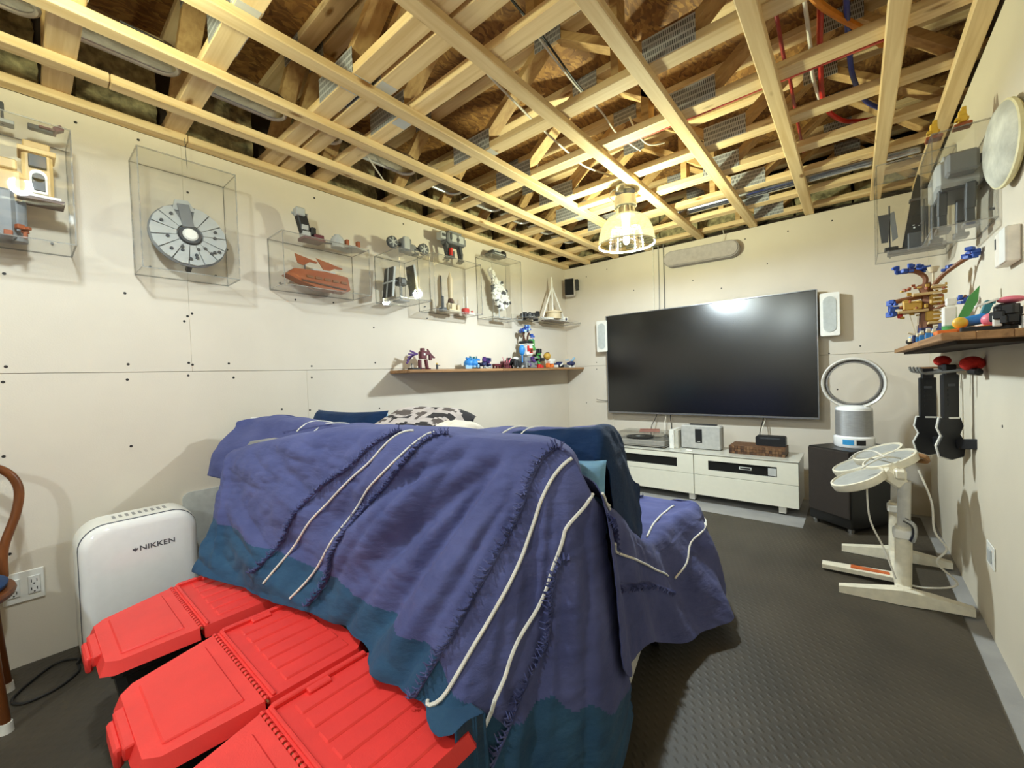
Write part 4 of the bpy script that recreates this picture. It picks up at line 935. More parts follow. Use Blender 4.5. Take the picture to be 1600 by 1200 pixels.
# --- drum controller
dk = thing('drum_controller', 'white toy drum kit controller with four pads on a stand by the right wall', 'drum kit', (2.9, 2.95, 0))
DW_ = mat('drum_white', (228, 220, 198), .4)
def rail(y, dy):
    P = [(2.655, y - dy, .022), (2.78, y - dy * .5, .045), (2.895, y, .068), (3.0, y + dy * .6, .05), (3.135, y + dy, .022)]
    mb = MB()
    for a, b in zip(P[:-1], P[1:]):
        h0, h1 = (.03 + .04 * (1 - abs(q[0] - 2.9) / .27) for q in (a, b)); k = len(mb.v)
        for q, h in ((a, h0), (b, h1)):
            w = .022 + .018 * (1 - abs(q[0] - 2.9) / .27)
            mb.v += [(q[0], q[1] - w, 0.002), (q[0], q[1] + w, 0.002), (q[0], q[1] + w * .8, h), (q[0], q[1] - w * .8, h)]
        F = [(0, 1, 5, 4), (1, 2, 6, 5), (2, 3, 7, 6), (3, 0, 4, 7)]
        if a is P[0]: F.append((3, 2, 1, 0))
        if b is P[-1]: F.append((4, 5, 6, 7))
        mb.f += [tuple(k + i for i in q) for q in F]; mb.mi += [0] * len(F)
    return mb.build('foot_rail', DW_, dk, 25)
rail(2.69, .04); rail(3.27, .02)
MB().b2((2.87, 2.70, .045), (2.93, 3.26, .075), .006).build('cross_beam', DW_, dk)
for y in (2.74, 3.20):
    MB().cyl((2.90, y, .05), (2.905, y, .36), .032, n=20).build('column', DW_, dk)
    MB().cyl((2.905, y, .34), (2.91, y, .58), .025, n=20).build('upper_tube', mat('column_grey', (196, 192, 182), .35), dk)
    MB().b2((2.865, y - .038, .30), (2.945, y + .038, .345), .008).build('clamp', WHITEP, dk)
    MB().bar((2.91, y, .56), (2.83, y, .62), .05, .06, (0, 0, 1), .01).build('bracket', DW_, dk)
MB().bar((2.895, 2.70, .615), (2.895, 3.25, .615), .045, .05, (0, 0, 1), .01).build('top_beam', DW_, dk)
MB().prism([(0, -.03), (.33, -.045), (.33, .045), (0, .03)], (2.575, 2.90, .012), (1, 0, .04), (0, 1, 0), .022).build('pedal_plate', DW_, dk)
MB().b2((2.70, 2.885, .035), (2.86, 2.915, .05), .003).build('pedal_spring', mat('spring_orange', (200, 100, 50), .4), dk)
ax = Vector((-.42, -.10, .90)).normalized()
for (x, y, z) in ((2.735, 2.73, .572), (2.865, 2.87, .655), (2.825, 3.06, .655), (2.725, 3.24, .54)):
    c0 = Vector((x, y, z))
    pd = MB().lathe([(0, -.03), (.10, -.03), (.115, -.022), (.118, .0), (.116, .012), (.107, .014), (.105, .006)], c0, ax, 40).build('pad', DW_, dk)
    MB().lathe([(.1055, .006), (.06, .008), (0, .0085)], c0, ax, 40).build('drum_skin', mat('pad_grey', (160, 160, 154), .7), pd)
MB().tube([(2.905, 2.705, .40), (2.935, 2.70, .38), (2.94, 2.70, .34), (2.93, 2.705, .30)], .012, 8, smooth=5).build('coiled_spring', GALV, dk)
MB().tube([(2.90, 2.80, .68), (2.83, 2.72, .69), (2.75, 2.70, .63)], .004, 6, smooth=6).tube([(2.96, 2.74, .64), (3.0, 2.72, .50), (3.01, 2.73, .36), (3.05, 2.74, .28), (3.02, 2.76, .20), (3.09, 2.80, .10), (2.98, 2.80, .05), (2.88, 2.72, .085)], .0045, 6, smooth=7).tube([(2.77, 2.70, .55), (2.78, 2.70, .38), (2.83, 2.68, .25), (2.87, 2.66, .12)], .0045, 6, smooth=6).build('cord', WHC, dk)
MB().tube([(2.85, 2.74, .685), (2.80, 2.84, .70), (2.74, 3.0, .66), (2.70, 3.1, .60)], .004, 6, smooth=6).build('loose_cord', WHC, dk)
MB().tube([(2.95, 2.86, .69), (2.99, 2.84, .69), (3.0, 2.88, .66), (2.96, 2.9, .66)], .012, 8, smooth=5).build('brown_strap', mat('strap_brown', (150, 110, 70), .7), dk)
# --- toy guitars on hooks, red foam ends, hook rail
def guitar(label, x, y, z, s, rot):
    t = thing('toy_guitar', label, 'guitar', (x, y, z), 'black toy guitars hanging under the right shelf')
    R_ = Rz(rot); o = Vector((x, y, z))
    def P(a, b, c): return o + R_ @ Vector((a * s, b * s, c * s))
    X_, Z_ = R_ @ Vector((1, 0, 0)), Vector((0, 0, 1))
    body = [(-.055, 0), (-.065, -.06), (-.045, -.11), (-.07, -.17), (-.055, -.235), (.0, -.255), (.06, -.235), (.072, -.16), (.042, -.10), (.06, -.05), (.045, .0)]
    MB().prism([(a * s, b * s) for a, b in body][::1], P(0, .02, 0), X_, Z_, .035 * s).build('body', BLACKP, t)
    MB().tube([P(a * 1.02, .003, b * 1.01) for a, b in body], .0055, 6, True).build('white_edge', WHITEP, t)
    MB().box(P(0, .0, .13), (.085 * s, .022, .27 * s), R_, .004).build('neck', BLACKP, t)
    MB().box(P(.012, -.013, .0), (.055 * s, .006, .008), R_).build('white_strip', WHITEP, t)
    MB().box(P(0, .0, .29), (.06 * s, .024, .07 * s), R_, .004).build('headstock', BLACKP, t)
    MB().bar(P(.04, -.01, -.16), P(.085, -.20, -.13), .05 * s, .06 * s, (0, 0, 1), .004).build('whammy_block', BLACKP, t)
    for k, c_ in enumerate(('green', 'red', 'yellow', 'blue', 'orange')): MB().box(P(0, -.013, .20 - .03 * k), (.03, .004, .012), R_).build('fret_button', BLACKP if k else C['dgrey'], t)
guitar('black toy guitar with white edges hanging under the shelf, the one nearer the fan', 3.03, 3.12, .86, .80, .15)
guitar('black toy guitar with white edges hanging nearer the camera under the right shelf', 3.085, 2.90, .88, .80, .5)
hk = thing('hook_rail', 'wooden hook rail with grey hooks holding the toy guitars below the shelf', 'hook rail', (3.1, 3.1, 1.12))
MB().b2((3.135, 2.72, 1.10), (3.1615, 3.42, 1.135), .003).build('rail', SHELFW, hk)
for y in (2.82, 2.95, 3.12, 3.3): MB().tube([(3.14, y, 1.115), (3.02, y, 1.10), (2.985, y, 1.105), (2.975, y, 1.13)], .006, 8, smooth=5).build('hook', mat('hook_grey', (120, 118, 112), .4), hk)
MB().b2((2.99, 3.14, 1.118), (3.10, 3.17, 1.126)).b2((3.0, 3.2, 1.12), (3.12, 3.23, 1.128)).build('drumstick', SHELFW, hk)
for (x, y, z, rr, lb) in ((3.085, 3.10, 1.158, .034, 'red round foam topped microphone hanging left under the right shelf'), (3.125, 2.66, 1.142, .040, 'red round foam topped microphone hanging right under the shelf')):
    t = thing('microphone', lb, 'microphone', (x, y, z - .03), 'red topped microphones under the shelf')
    MB().sph((x, y, z), (rr, rr, rr * .8), 18, 12).build('foam_top', mat('red_foam', (206, 40, 26), .85, bump=.5, bscale=160), t); MB().cyl((x, y + .005, z - .03), (x + .01, y - .06, z - .036), .018, .014, 14).build('handle', BLACKP, t)
# --- right wall: plates, thermostat, disc, shelf
op = thing('wall_outlet', 'white outlet plate low on the right wall above the drum kit foot', 'outlet', (W, 2.57, .34)); MB().b2((W - .006, 2.52, .29), (W - .0005, 2.64, .385), .002).build('cover_plate', WHITEP, op); MB().b2((W - .012, 2.55, .31), (W - .005, 2.60, .365), .002).build('socket', C['lgrey'], op)
th_ = thing('thermostat', 'white box shaped thermostat on the right wall above the shelf', 'thermostat', (W, 2.28, 1.47))
MB().b2((W - .036, 2.14, 1.485), (W - .0005, 2.285, 1.605), .004).build('case', mat('thermostat_white', (234, 226, 212), .4), th_); MB().b2((W - .0375, 2.142, 1.487), (W - .0355, 2.215, 1.603), .001).build('cover', WHITEP, th_); MB().b2((W - .0375, 2.262, 1.55), (W - .0355, 2.275, 1.588)).build('slot', C['dgrey'], th_)
ds = thing('wall_disc', 'round mottled pale disc with cream rim on the right wall beside the glass case', 'wall lamp', (3.1, 2.33, 1.76))
dc = (3.128, 2.20, 1.895); DAX = Vector((-1, -.10, 0)).normalized()
MB().lathe([(0, .020), (.05, .0195), (.10, .016), (.125, .009), (.138, .0)], dc, DAX, 56).build('mottled_face', mat('moon_face', (198, 196, 178), .8, var=.22, scale=9, bump=.25, bscale=60), ds)
MB().lathe([(.138, .0), (.144, -.003), (.144, -.012), (.137, -.020), (0, -.021)], dc, DAX, 56).build('rim', mat('moon_rim', (228, 218, 170), .6), ds)
MB().cyl((dc[0] + .02, dc[1], dc[2]), (W - .0005, dc[1], dc[2]), .05, n=20).build('wall_mount', WHITEP, ds)
rs = thing('wall_shelf', 'oak board shelf along the right wall loaded with toy models', 'shelf', (3.05, 2.8, 1.213))
SEG = [(1.85, 2.45), (2.45, 3.1), (3.1, 3.80)]
for a, b in SEG:
    for xa, xb in ((2.94, 3.015), (3.015, 3.09), (3.09, W - .0008)): MB().b2((xa, a, 1.221), (xb - .0006, b - .001, 1.2455), .0025).build('board', SHELFW, rs)
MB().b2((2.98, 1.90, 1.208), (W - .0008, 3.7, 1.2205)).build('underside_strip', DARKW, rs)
ls = thing('wall_shelf', 'long oak board shelf on the left wall carrying small brick built models', 'shelf', (.12, 3.0, 1.205))
for a, b in ((1.82, 2.86), (2.86, 3.62), (3.62, 4.33)): MB().b2((.0008, a, 1.205), (.25, b - .0015, 1.229), .003).build('board', SHELFW, ls)

# ================================================================== DISPLAY CASES AND BRICK MODELS
def pane(par, p, q, ax):
    mb = MB().b2(p, q); big = {0: (0, 1), 1: (4, 5), 2: (2, 3)}
    # faces of b2: 0 -x, 1 +x, 2 -y, 3 +y, 4 -z, 5 +z
    k = {0: (0, 1), 1: (2, 3), 2: (4, 5)}[ax]
    mb.mi = [0 if i in k else 1 for i in range(6)]
    return mb.build('pane', (ACR, ACE), par, 0)
def case(label, x0, x1, y0, y1, z0, z1, front, back=True):
    """clear box on a wall; front = +1 opens its front towards +x, -1 towards -x"""
    t = thing('display_case', label, 'display case', ((x0 + x1) / 2, (y0 + y1) / 2, z0), None); e = .005
    pane(t, (x0, y0, z0), (x1, y1, z0 + e), 2); pane(t, (x0, y0, z1 - e), (x1, y1, z1), 2)
    pane(t, (x0, y0, z0 + e), (x1, y0 + e, z1 - e), 1); pane(t, (x0, y1 - e, z0 + e), (x1, y1, z1 - e), 1)
    xf = x1 - e if front > 0 else x0
    pane(t, (xf, y0 + e, z0 + e), (xf + e, y1 - e, z1 - e), 0)
    if back:
        xb = x0 if front > 0 else x1 - e; pane(t, (xb, y0 + e, z0 + e), (xb + e, y1 - e, z1 - e), 0)
    for y in (y0 + .06, y1 - .06):
        xw = (x0 - .001, x0 + .012) if front > 0 else (x1 - .012, x1 + .001)
        MB().cyl((xw[0], y, z0 + .05), (xw[1], y, z0 + .05), .005, n=8).build('screw', C['dgrey'], t)
    return t
def toy(name, label, cat, base, parts, group=None, studs=True):
    """parts: (part name, colour key, primitives relative to base)"""
    t = thing(name, label, cat, base, group); B = Vector(base)
    SPL = {'armour': 'armour_plate', 'platform': 'platform', 'spokes': 'spoke', 'rockets': 'rocket', 'feet': 'foot', 'wheels': 'wheel', 'skids': 'skid', 'fin': 'fin', 'pod': 'pod', 'legs': 'leg', 'board': 'board', 'brim': 'brick', 'cabin': 'brick', 'ledge': 'brick', 'arch_shadow': 'brick', 'block': 'brick', 'grip': 'grip', 'skid': 'skid', 'stripe': 'stripe', 'tail': 'tail_plate', 'slide': 'slide', 'wing': 'wing_plate', 'window_frame': 'window_frame', 'horns': 'horn', 'ladder': 'rung', 'grid': 'grid_bar', 'pad': 'brick', 'grey_tower': 'tower_block'}
    todo = []
    for pn, ck, prims in parts:
        if pn in SPL and len(prims) < 14: todo += [(SPL[pn], ck, [q]) for q in prims]
        else: todo.append((pn, ck, prims))
    for pn, ck, prims in todo:
        mb = MB()
        for q in prims:
            k = q[0]
            if k == 'b':
                R_ = None
                if len(q) > 3: R_ = Matrix.Rotation(q[3][1], 3, q[3][0].upper())
                mb.box(B + Vector(q[1]), q[2], R_, min(q[2]) * .12)
            elif k == 'c': mb.cyl(B + Vector(q[1]), B + Vector(q[2]), q[3], q[4] if len(q) > 4 else None, 14)
            elif k == 's': mb.sph(B + Vector(q[1]), q[2])
            elif k == 't': mb.tube([B + Vector(p) for p in q[1]], q[2], 7, smooth=5)
            elif k == 'p': mb.prism(q[1], B + Vector(q[2]), q[3], q[4], q[5])
        o = mb.build(pn, MATS.get(ck) or C[ck], t)
        if len(prims) > 4: o['kind'] = 'stuff'
    return t
def clutter(n, box, size, seed):      # random small bricks filling a box
    rnd = random.Random(seed); out = []
    for _ in range(n):
        out.append(('b', tuple(rnd.uniform(a, b) for a, b in box), tuple(rnd.uniform(.6, 1.6) * size for _ in range(3)), ('z', rnd.uniform(0, 3))))
    return out
e0 = .001
# case 1, at the left edge: a tan tower building
case('clear case at the left edge of the picture holding a tan brick tower', e0, .24, -.32, .180, 1.765, 2.245, 1)
toy('brick_tower', 'tan brick built tower house in the leftmost clear case', 'brick model', (.12, .0, 1.771), [
    ('tower', 'tan', [('b', (0, .085, .27), (.09, .085, .20)), ('b', (0, .085, .375), (.11, .105, .02)), ('b', (0, .085, .40), (.085, .075, .03)), ('b', (0, .0, .22), (.09, .09, .12)), ('b', (0, .0, .30), (.10, .06, .04))]),
    ('arch', 'white', [('b', (.05, .085, .235), (.02, .05, .07)), ('c', (.04, .085, .27), (.062, .085, .27), .025), ('b', (.05, .09, .185), (.05, .11, .012))]),
    ('arch_shadow', 'dgrey', [('b', (.053, .085, .33), (.02, .05, .05)), ('c', (.045, .085, .262), (.066, .085, .262), .018), ('b', (.06, .085, .235), (.012, .036, .05))]),  # dark grey blocks stand in for the shade inside the tower's openings
    ('grey_tower', 'mgrey', [('b', (0, -.03, .10), (.11, .10, .20)), ('c', (.0, .02, .0), (0, .02, .19), .03), ('s', (.0, .02, .20), (.03, .03, .03)), ('b', (0, -.14, .14), (.12, .14, .28))]),
    ('ledge', 'dbrown', [('b', (.03, .09, .172), (.10, .13, .014)), ('b', (0, -.10, .31), (.1, .1, .06)), ('c', (.05, -.06, .0), (.06, -.06, .09), .03)]),
    ('tiny_figures', 'rust', clutter(14, ((-.02, .08), (-.02, .05), (.01, .05)), .014, 3))])  # tiny figures at the tower foot, joined as one mesh of random bricks
toy('model_glider', 'small dark brick glider lying on top of the leftmost case', 'brick model', (.13, .12, 2.246), [('wing', 'maroon', [('b', (0, 0, .012), (.06, .05, .008)), ('b', (.02, .03, .022), (.03, .03, .02), ('x', .6))]), ('hull', 'dgrey', [('b', (0, -.02, .01), (.03, .07, .018))])])
toy('model_antenna', 'thin grey brick mast standing on the leftmost case', 'brick model', (.10, .0, 2.246), [('mast', 'dgrey', [('c', (0, 0, 0), (0, 0, .09), .004), ('b', (0, 0, .07), (.008, .012, .03))]), ('base', 'lgrey', [('b', (0, 0, .008), (.05, .06, .015)), ('b', (.0, -.06, .01), (.04, .04, .02))])])
# case 2: a round grey plated ship standing on edge
case('tall clear case with a round grey plated model ship on the left wall', e0, .205, .388, .786, 1.722, 2.283, 1)
def round_ship(name, label, cy, cz, R, tilt, x0, squash=1, cols=('lgrey', 'mgrey', 'dgrey', 'white'), nose=.36, n=13):
    t = thing(name, label, 'brick model', (x0, cy, cz - R))
    T = Matrix.Rotation(tilt, 3, 'X'); L = Matrix.Rotation(-.16, 3, 'Y')
    def P(h, a, b): return Vector((x0, cy, cz)) + L @ (T @ Vector((h, a * squash, b)))
    MB().lathe([(0, -.012), (R * .8, -.012), (R, -.004), (R, .006), (R * .96, .012), (0, .014)], (0, 0, 0), (1, 0, 0), 36).build('hull', C[cols[1]], t)
    hull = t.children[0]
    for v in hull.data.vertices:
        q = v.co + OFF[t.name]; v.co = P(q.x, q.y, q.z) - OFF[t.name]
    hull.data.update()
    for k in range(n):
        a0, a1 = PI / 2 + .30 + (2 * PI - .6) * k / n + .02, PI / 2 + .30 + (2 * PI - .6) * (k + 1) / n - .02
        poly = [(R * .34, a0), (R * .95, a0), (R * .97, (a0 + a1) / 2), (R * .95, a1), (R * .34, a1)]; mb = MB(); base = [];
        for rr, an in poly: base.append((rr * math.cos(an), rr * math.sin(an)))
        V = [P(.012, a, b) for a, b in base] + [P(.024 - .004 * (i in (1, 2, 3)), a, b) for i, (a, b) in enumerate(base)]
        m_ = len(base); mb.add(V, [tuple(range(m_))[::-1], tuple(range(m_, 2 * m_))] + [(i, (i + 1) % m_, m_ + (i + 1) % m_, m_ + i) for i in range(m_)])
        mb.build('plate', C[cols[0]], t)
    g = MB()
    for k in range(16):
        an = PI / 2 + .5 + (2 * PI - 1) * random.random(); rr = R * random.uniform(.45, .85); c0 = P(.02, rr * math.cos(an), rr * math.sin(an)); c1 = P(.03, rr * math.cos(an), rr * math.sin(an)); g.cyl(c0, c1, R * .045, n=10)
    g.build('vents', C[cols[2]], t)
    g = MB(); g.cyl(P(.012, 0, 0), P(.028, 0, 0), R * .30, R * .28, 24); g.build('ring', C[cols[2]], t)
    g = MB(); g.cyl(P(.028, 0, 0), P(.036, 0, 0), R * .2, R * .16, 20); g.build('turret', C[cols[3]], t)
    nb = [(-.30, .78), (-.17, .80 + nose * .9), (.17, .80 + nose * .9), (.30, .78)]      # one blunt tapering prow
    V = [P(-.006, a * R, b * R) for a, b in nb] + [P(.020, a * R, b * R) for a, b in nb]
    MB().add(V, [(3, 2, 1, 0), (4, 5, 6, 7)] + [(i, (i + 1) % 4, 4 + (i + 1) % 4, 4 + i) for i in range(4)]).build('prow', C[cols[0]], t)
    V = [P(.020, a * R * .5, (.25 + b * .8) * R) for a, b in ((-.3, 0), (-.3, .9), (.3, .9), (.3, 0))] + [P(.03, a * R * .5, (.25 + b * .8) * R) for a, b in ((-.3, 0), (-.3, .9), (.3, .9), (.3, 0))]
    MB().add(V, [(3, 2, 1, 0), (4, 5, 6, 7)] + [(i, (i + 1) % 4, 4 + (i + 1) % 4, 4 + i) for i in range(4)]).build('spine', C[cols[1]], t)
    MB().bar(P(-.012, 0, -R * .6), (x0 - .06, cy, cz - R * 1.0), .02, .02).build('stand', BLACKP, t)
    return t
round_ship('model_ship', 'round light grey plated model ship tilted inside the tall clear case', .595, 1.935, .165, .12, .095)
MB_ = MB().tube([(.09, .62, 2.283), (.085, .615, 2.12)], .0012, 5)
simple('hanging_thread', 'thin dark thread hanging from the ceiling to the tall clear case', 'thread', MB().tube([(.10, .595, 2.438), (.10, .60, 2.285)], .0013, 5), C['dgrey'], (.10, .6, 2.4))
# case 3: a brown sail barge
case('wide clear case with a brown sail barge on the left wall', e0, .222, 1.0, 1.552, 1.732, 2.043, 1)
def quad(a, b, c, d, th=.004):
    return ('q', a, b, c, d, th)
sb_ = thing('model_barge', 'rusty brown model sail barge with two dark sails in the wide clear case', 'brick model', (.11, 1.26, 1.738))
Bv = Vector((.11, 1.26, 1.738))
hp = [(-.215, .075), (-.17, .115), (.02, .125), (.17, .11), (.185, .03), (.16, .008), (-.02, .012), (-.14, .045)]
MB().prism(hp, Bv + Vector((-.04, 0, 0)), (0, 1, 0), (0, 0, 1), .08).build('hull', C['rust'], sb_)
MB().prism([(-.13, .045), (.15, .022), (.16, .03), (-.13, .055)], Bv + Vector((.0405, 0, 0)), (0, 1, 0), (0, 0, 1), .004).build('trim', C['dbrown'], sb_)
for k in range(5): MB().b2(Bv + Vector((.0405, -.10 + .055 * k, .07 - .002 * k)), Bv + Vector((.0445, -.06 + .055 * k, .085 - .002 * k))).build('hatch', C['brown'], sb_)
MB().b2(Bv + Vector((-.03, -.05, .122)), Bv + Vector((.03, .09, .135))).build('deck', C['lgrey'], sb_)
for y, h in ((-.09, .20), (.06, .20)): MB().cyl(Bv + Vector((0, y, .11)), Bv + Vector((0, y, h)), .004, n=8).build('mast', C['dgrey'], sb_)
for pts in ([(-.15, .215), (-.01, .185), (-.02, .175), (-.06, .178), (-.10, .15), (-.135, .16)], [(-.02, .21), (.155, .172), (.15, .165), (.10, .162), (.04, .128), (.02, .15)]):
    MB().prism(pts, Bv + Vector((.0, 0, 0)), (0, 1, 0), (0, 0, 1), .006).build('sail', C['rust'], sb_)
toy('brick_walker', 'dark legged brick machine with a tilted cabin standing on the wide clear case', 'brick model', (.11, 1.19, 2.044), [
    ('base', 'maroon', [('b', (0, .03, .012), (.10, .13, .02)), ('b', (.02, .06, .03), (.05, .06, .03))]), ('leg', 'lgrey', [('b', (0, -.01, .035), (.06, .05, .04))]),
    ('body', 'black', [('b', (0, -.02, .10), (.05, .06, .12), ('x', .25)), ('b', (.02, .03, .06), (.03, .03, .05))]), ('cabin', 'lgrey', [('b', (.01, -.045, .165), (.055, .055, .05)), ('c', (0, -.085, .155), (0, .01, .165), .008), ('b', (.026, -.02, .075), (.01, .04, .03))])])
toy('brick_saucer', 'flat pale brick ship with a ribbed turret standing right on the wide case', 'brick model', (.11, 1.45, 2.044), [
    ('hull', 'lgrey', [('c', (0, .03, .005), (0, .03, .02), .075, .06), ('b', (0, .06, .016), (.09, .14, .012)), ('c', (0, -.06, .0), (0, -.06, .055), .042)]),
    ('turret', 'lgrey', [('c', (0, -.06, .055), (0, -.06, .07), .034), ('c', (0, -.06, .07), (0, -.06, .085), .02)]), ('fin', 'rust', [('b', (.01, .0, .035), (.03, .02, .06)), ('b', (.01, .08, .045), (.03, .02, .05))]), ('barrel', 'dgrey', [('c', (0, -.1, .02), (0, -.19, .012), .006)])])
# case 4: a model with two dark side panels
case('small deep clear case reflecting the lamp on the left wall', e0, .310, 1.725, 1.998, 1.732, 2.082, 1)
toy('model_craft', 'small model craft with two dark slanted boards in the small deep clear case', 'brick model', (.13, 1.86, 1.738), [
    ('board', 'black', [('b', (0, -.105, .13), (.11, .012, .22), ('x', -.12))]), ('board', 'black', [('b', (.02, .09, .17), (.10, .012, .22), ('x', .12))]),
    ('grid', 'lgrey', [('b', (.0, -.114, .13), (.12, .006, .012), ('x', -.12)), ('b', (.0, -.114, .13), (.012, .006, .22), ('x', -.12)), ('b', (.06, -.10, .13), (.006, .016, .22), ('x', -.12)), ('b', (.07, .09, .17), (.006, .016, .22), ('x', .12))]),
    ('pod', 'dgrey', [('b', (0, -.0, .15), (.06, .07, .06)), ('c', (0, -.1, .15), (0, .09, .155), .016), ('b', (.03, 0, .15), (.02, .04, .04))]), ('stand', 'mgrey', [('c', (0, 0, 0), (0, 0, .13), .010), ('b', (0, 0, .006), (.09, .09, .012))])])
def wheel(c, r): return [('c', (c[0] - .012, c[1], c[2]), (c[0] + .012, c[1], c[2]), r)]
toy('brick_rover', 'grey brick engine car with two spoked wheel discs on the small deep case', 'brick model', (.16, 1.90, 2.083), [
    ('body', 'mgrey', [('b', (0, -.01, .075), (.07, .08, .10)), ('b', (-.02, .05, .06), (.08, .06, .07))]), ('cabin', 'lgrey', [('b', (.03, -.02, .085), (.03, .05, .09))]), ('arm', 'dgrey', [('c', (0, -.13, .075), (0, .14, .075), .012), ('b', (0, .08, .04), (.05, .04, .05))]),
    ('wheel', 'dgrey', wheel((.02, -.135, .07), .042)), ('wheel', 'dgrey', wheel((.02, .145, .075), .045)),
    ('spokes', 'lgrey', [('b', (.033, y, z), (.004, .008, .07), ('x', a)) for y, z in ((-.135, .07), (.145, .075)) for a in (0, 1.05, 2.1)] + [('c', (.03, y, z), (.037, y, z), .012) for y, z in ((-.135, .07), (.145, .075))])])
# case 5: a launch pad with rocket
case('middle clear case with a cream rocket model on the left wall', e0, .205, 2.12, 2.66, 1.705, 2.150, 1)
toy('model_rocket', 'cream model rocket beside a small launch pad in the middle clear case', 'brick model', (.10, 2.38, 1.711), [
    ('rocket', 'sand', [('c', (0, 0, .10), (0, 0, .29), .020, .024), ('c', (0, 0, .29), (0, 0, .345), .022, .002)]), ('engine', 'dbrown', [('c', (0, 0, .085), (0, 0, .13), .028, .018)]),
    ('pad', 'sand', [('b', (0, 0, .012), (.10, .12, .024)), ('b', (0, -.03, .05), (.03, .02, .06)), ('b', (0, .03, .05), (.03, .02, .06)), ('b', (0, .08, .04), (.03, .03, .07)), ('b', (.03, 0, .04), (.02, .05, .06))]),
    ('gantry', 'dgrey', [('c', (0, -.10, 0), (0, -.10, .30), .005), ('b', (0, -.09, .08), (.02, .02, .10)), ('b', (0, -.09, .02), (.05, .05, .03))])])
toy('model_launcher', 'pair of tiny red and white rockets in the middle clear case', 'brick model', (.10, 2.55, 1.711), [('rockets', 'white', [('c', (0, -.02, .05), (0, -.02, .15), .004), ('c', (0, .02, .05), (0, .02, .16), .004), ('b', (0, .06, .012), (.05, .08, .02))]), ('base', 'red', [('b', (0, 0, .03), (.05, .06, .05)), ('b', (0, .08, .03), (.02, .02, .02))])])
def beast(name, label, base, s, cb, cl, ca):       # boxy four legged machine
    P = lambda *a: tuple(v * s for v in a)
    legs = lambda y: [('b', P(.02, y, .085), P(.02, .025, .07), ('x', .2)), ('b', P(.02, y + .008, .035), P(.018, .02, .06), ('x', -.12)), ('b', P(.02, y, .006), P(.03, .045, .012)), ('b', P(-.03, y + .03, .085), P(.02, .025, .07), ('x', .2)), ('b', P(-.03, y + .036, .035), P(.018, .02, .06)), ('b', P(-.03, y + .03, .006), P(.03, .045, .012))]
    return toy(name, label, 'brick model', base, [('body', cb, [('b', P(0, .03, .155), P(.09, .18, .075)), ('b', P(0, .03, .20), P(.06, .13, .025)), ('b', P(0, .12, .15), P(.07, .03, .05))]), ('armour', cl, [('b', P(.047, .0, .155), P(.006, .05, .055)), ('b', P(.047, .07, .155), P(.006, .05, .055)), ('b', P(0, -.085, .165), P(.06, .05, .055))]), ('detail', ca, [('b', P(.05, -.03, .165), P(.008, .012, .05)), ('c', P(.05, .035, .15), P(.054, .035, .15), .014 * s), ('b', P(0, .03, .115), P(.07, .16, .012)), ('b', P(.032, -.085, .165), P(.006, .03, .02))]), ('leg', ca, legs(-.05)[:3]), ('leg', ca, legs(-.05)[3:]), ('leg', ca, legs(.085)[:3]), ('leg', ca, legs(.085)[3:])])
beast('brick_machine', 'grey boxy four legged brick machine standing on the middle clear case', (.12, 2.38, 2.151), 1.12, 'mgrey', 'lgrey', 'dgrey')
toy('brick_crate', 'small red and grey brick unit standing between the legged machine feet', 'brick model', (.17, 2.34, 2.151), [('crate', 'red', [('b', (0, 0, .045), (.03, .018, .08))]), ('frame', 'dgrey', [('b', (0, .02, .03), (.03, .02, .06)), ('b', (0, -.01, .008), (.05, .05, .016))])])
# case 6: knobbly white long ship, standing upright
case('tall clear case with a knobbly white model near the corner of the left wall', e0, .205, 2.80, 3.235, 1.705, 2.285, 1)
kn = thing('model_ship', 'knobbly white model ship with narrow neck upright in the tall corner case', 'brick model', (.10, 2.98, 1.80))
bd = MB(); gr = MB(); rn = random.Random(5)
def kp(w, t_): return Vector((.10, 2.885 + .20 * w, 2.165 - .33 * w)) + Vector((0, .85, .52)).normalized() * t_
for k in range(130):
    w = rn.random(); hw = .022 if w < .3 else .026 + .085 * math.sin(min(1, (w - .3) / .7) * PI * .85)
    p = kp(w, rn.uniform(-hw, hw)); p.x += rn.uniform(-.012, .03)
    (gr if rn.random() < .22 else bd).box(p, [rn.uniform(.014, .034) for _ in range(3)], Matrix.Rotation(rn.uniform(-.6, .6), 3, 'X'), .002)
for w in [i / 14 for i in range(15)]:
    hw = .020 if w < .3 else .022 + .072 * math.sin(min(1, (w - .3) / .7) * PI * .85)
    bd.box(kp(w, 0), (.03, 2 * hw, .034), Matrix.Rotation(.55, 3, 'X'), .003)
bd.build('hull', C['white'], kn); gr.build('greebles', C['dgrey'], kn)
MB().cyl((.10, 3.0, 1.711), (.10, 3.0, 1.86), .006, n=8).b2((.06, 2.95, 1.711), (.14, 3.14, 1.717)).build('stand', C['lgrey'], kn)
toy('brick_car', 'low dark grey brick vehicle lying on the tall corner case', 'brick model', (.11, 2.97, 2.286), [('hull', 'dgrey', [('b', (0, 0, .025), (.10, .20, .03)), ('b', (0, -.02, .05), (.07, .12, .025))]), ('canopy', 'lgrey', [('b', (.03, -.02, .06), (.02, .10, .012)), ('b', (.05, .0, .03), (.008, .14, .01))]), ('dome', 'black', [('s', (.02, .08, .045), (.035, .035, .035))])])
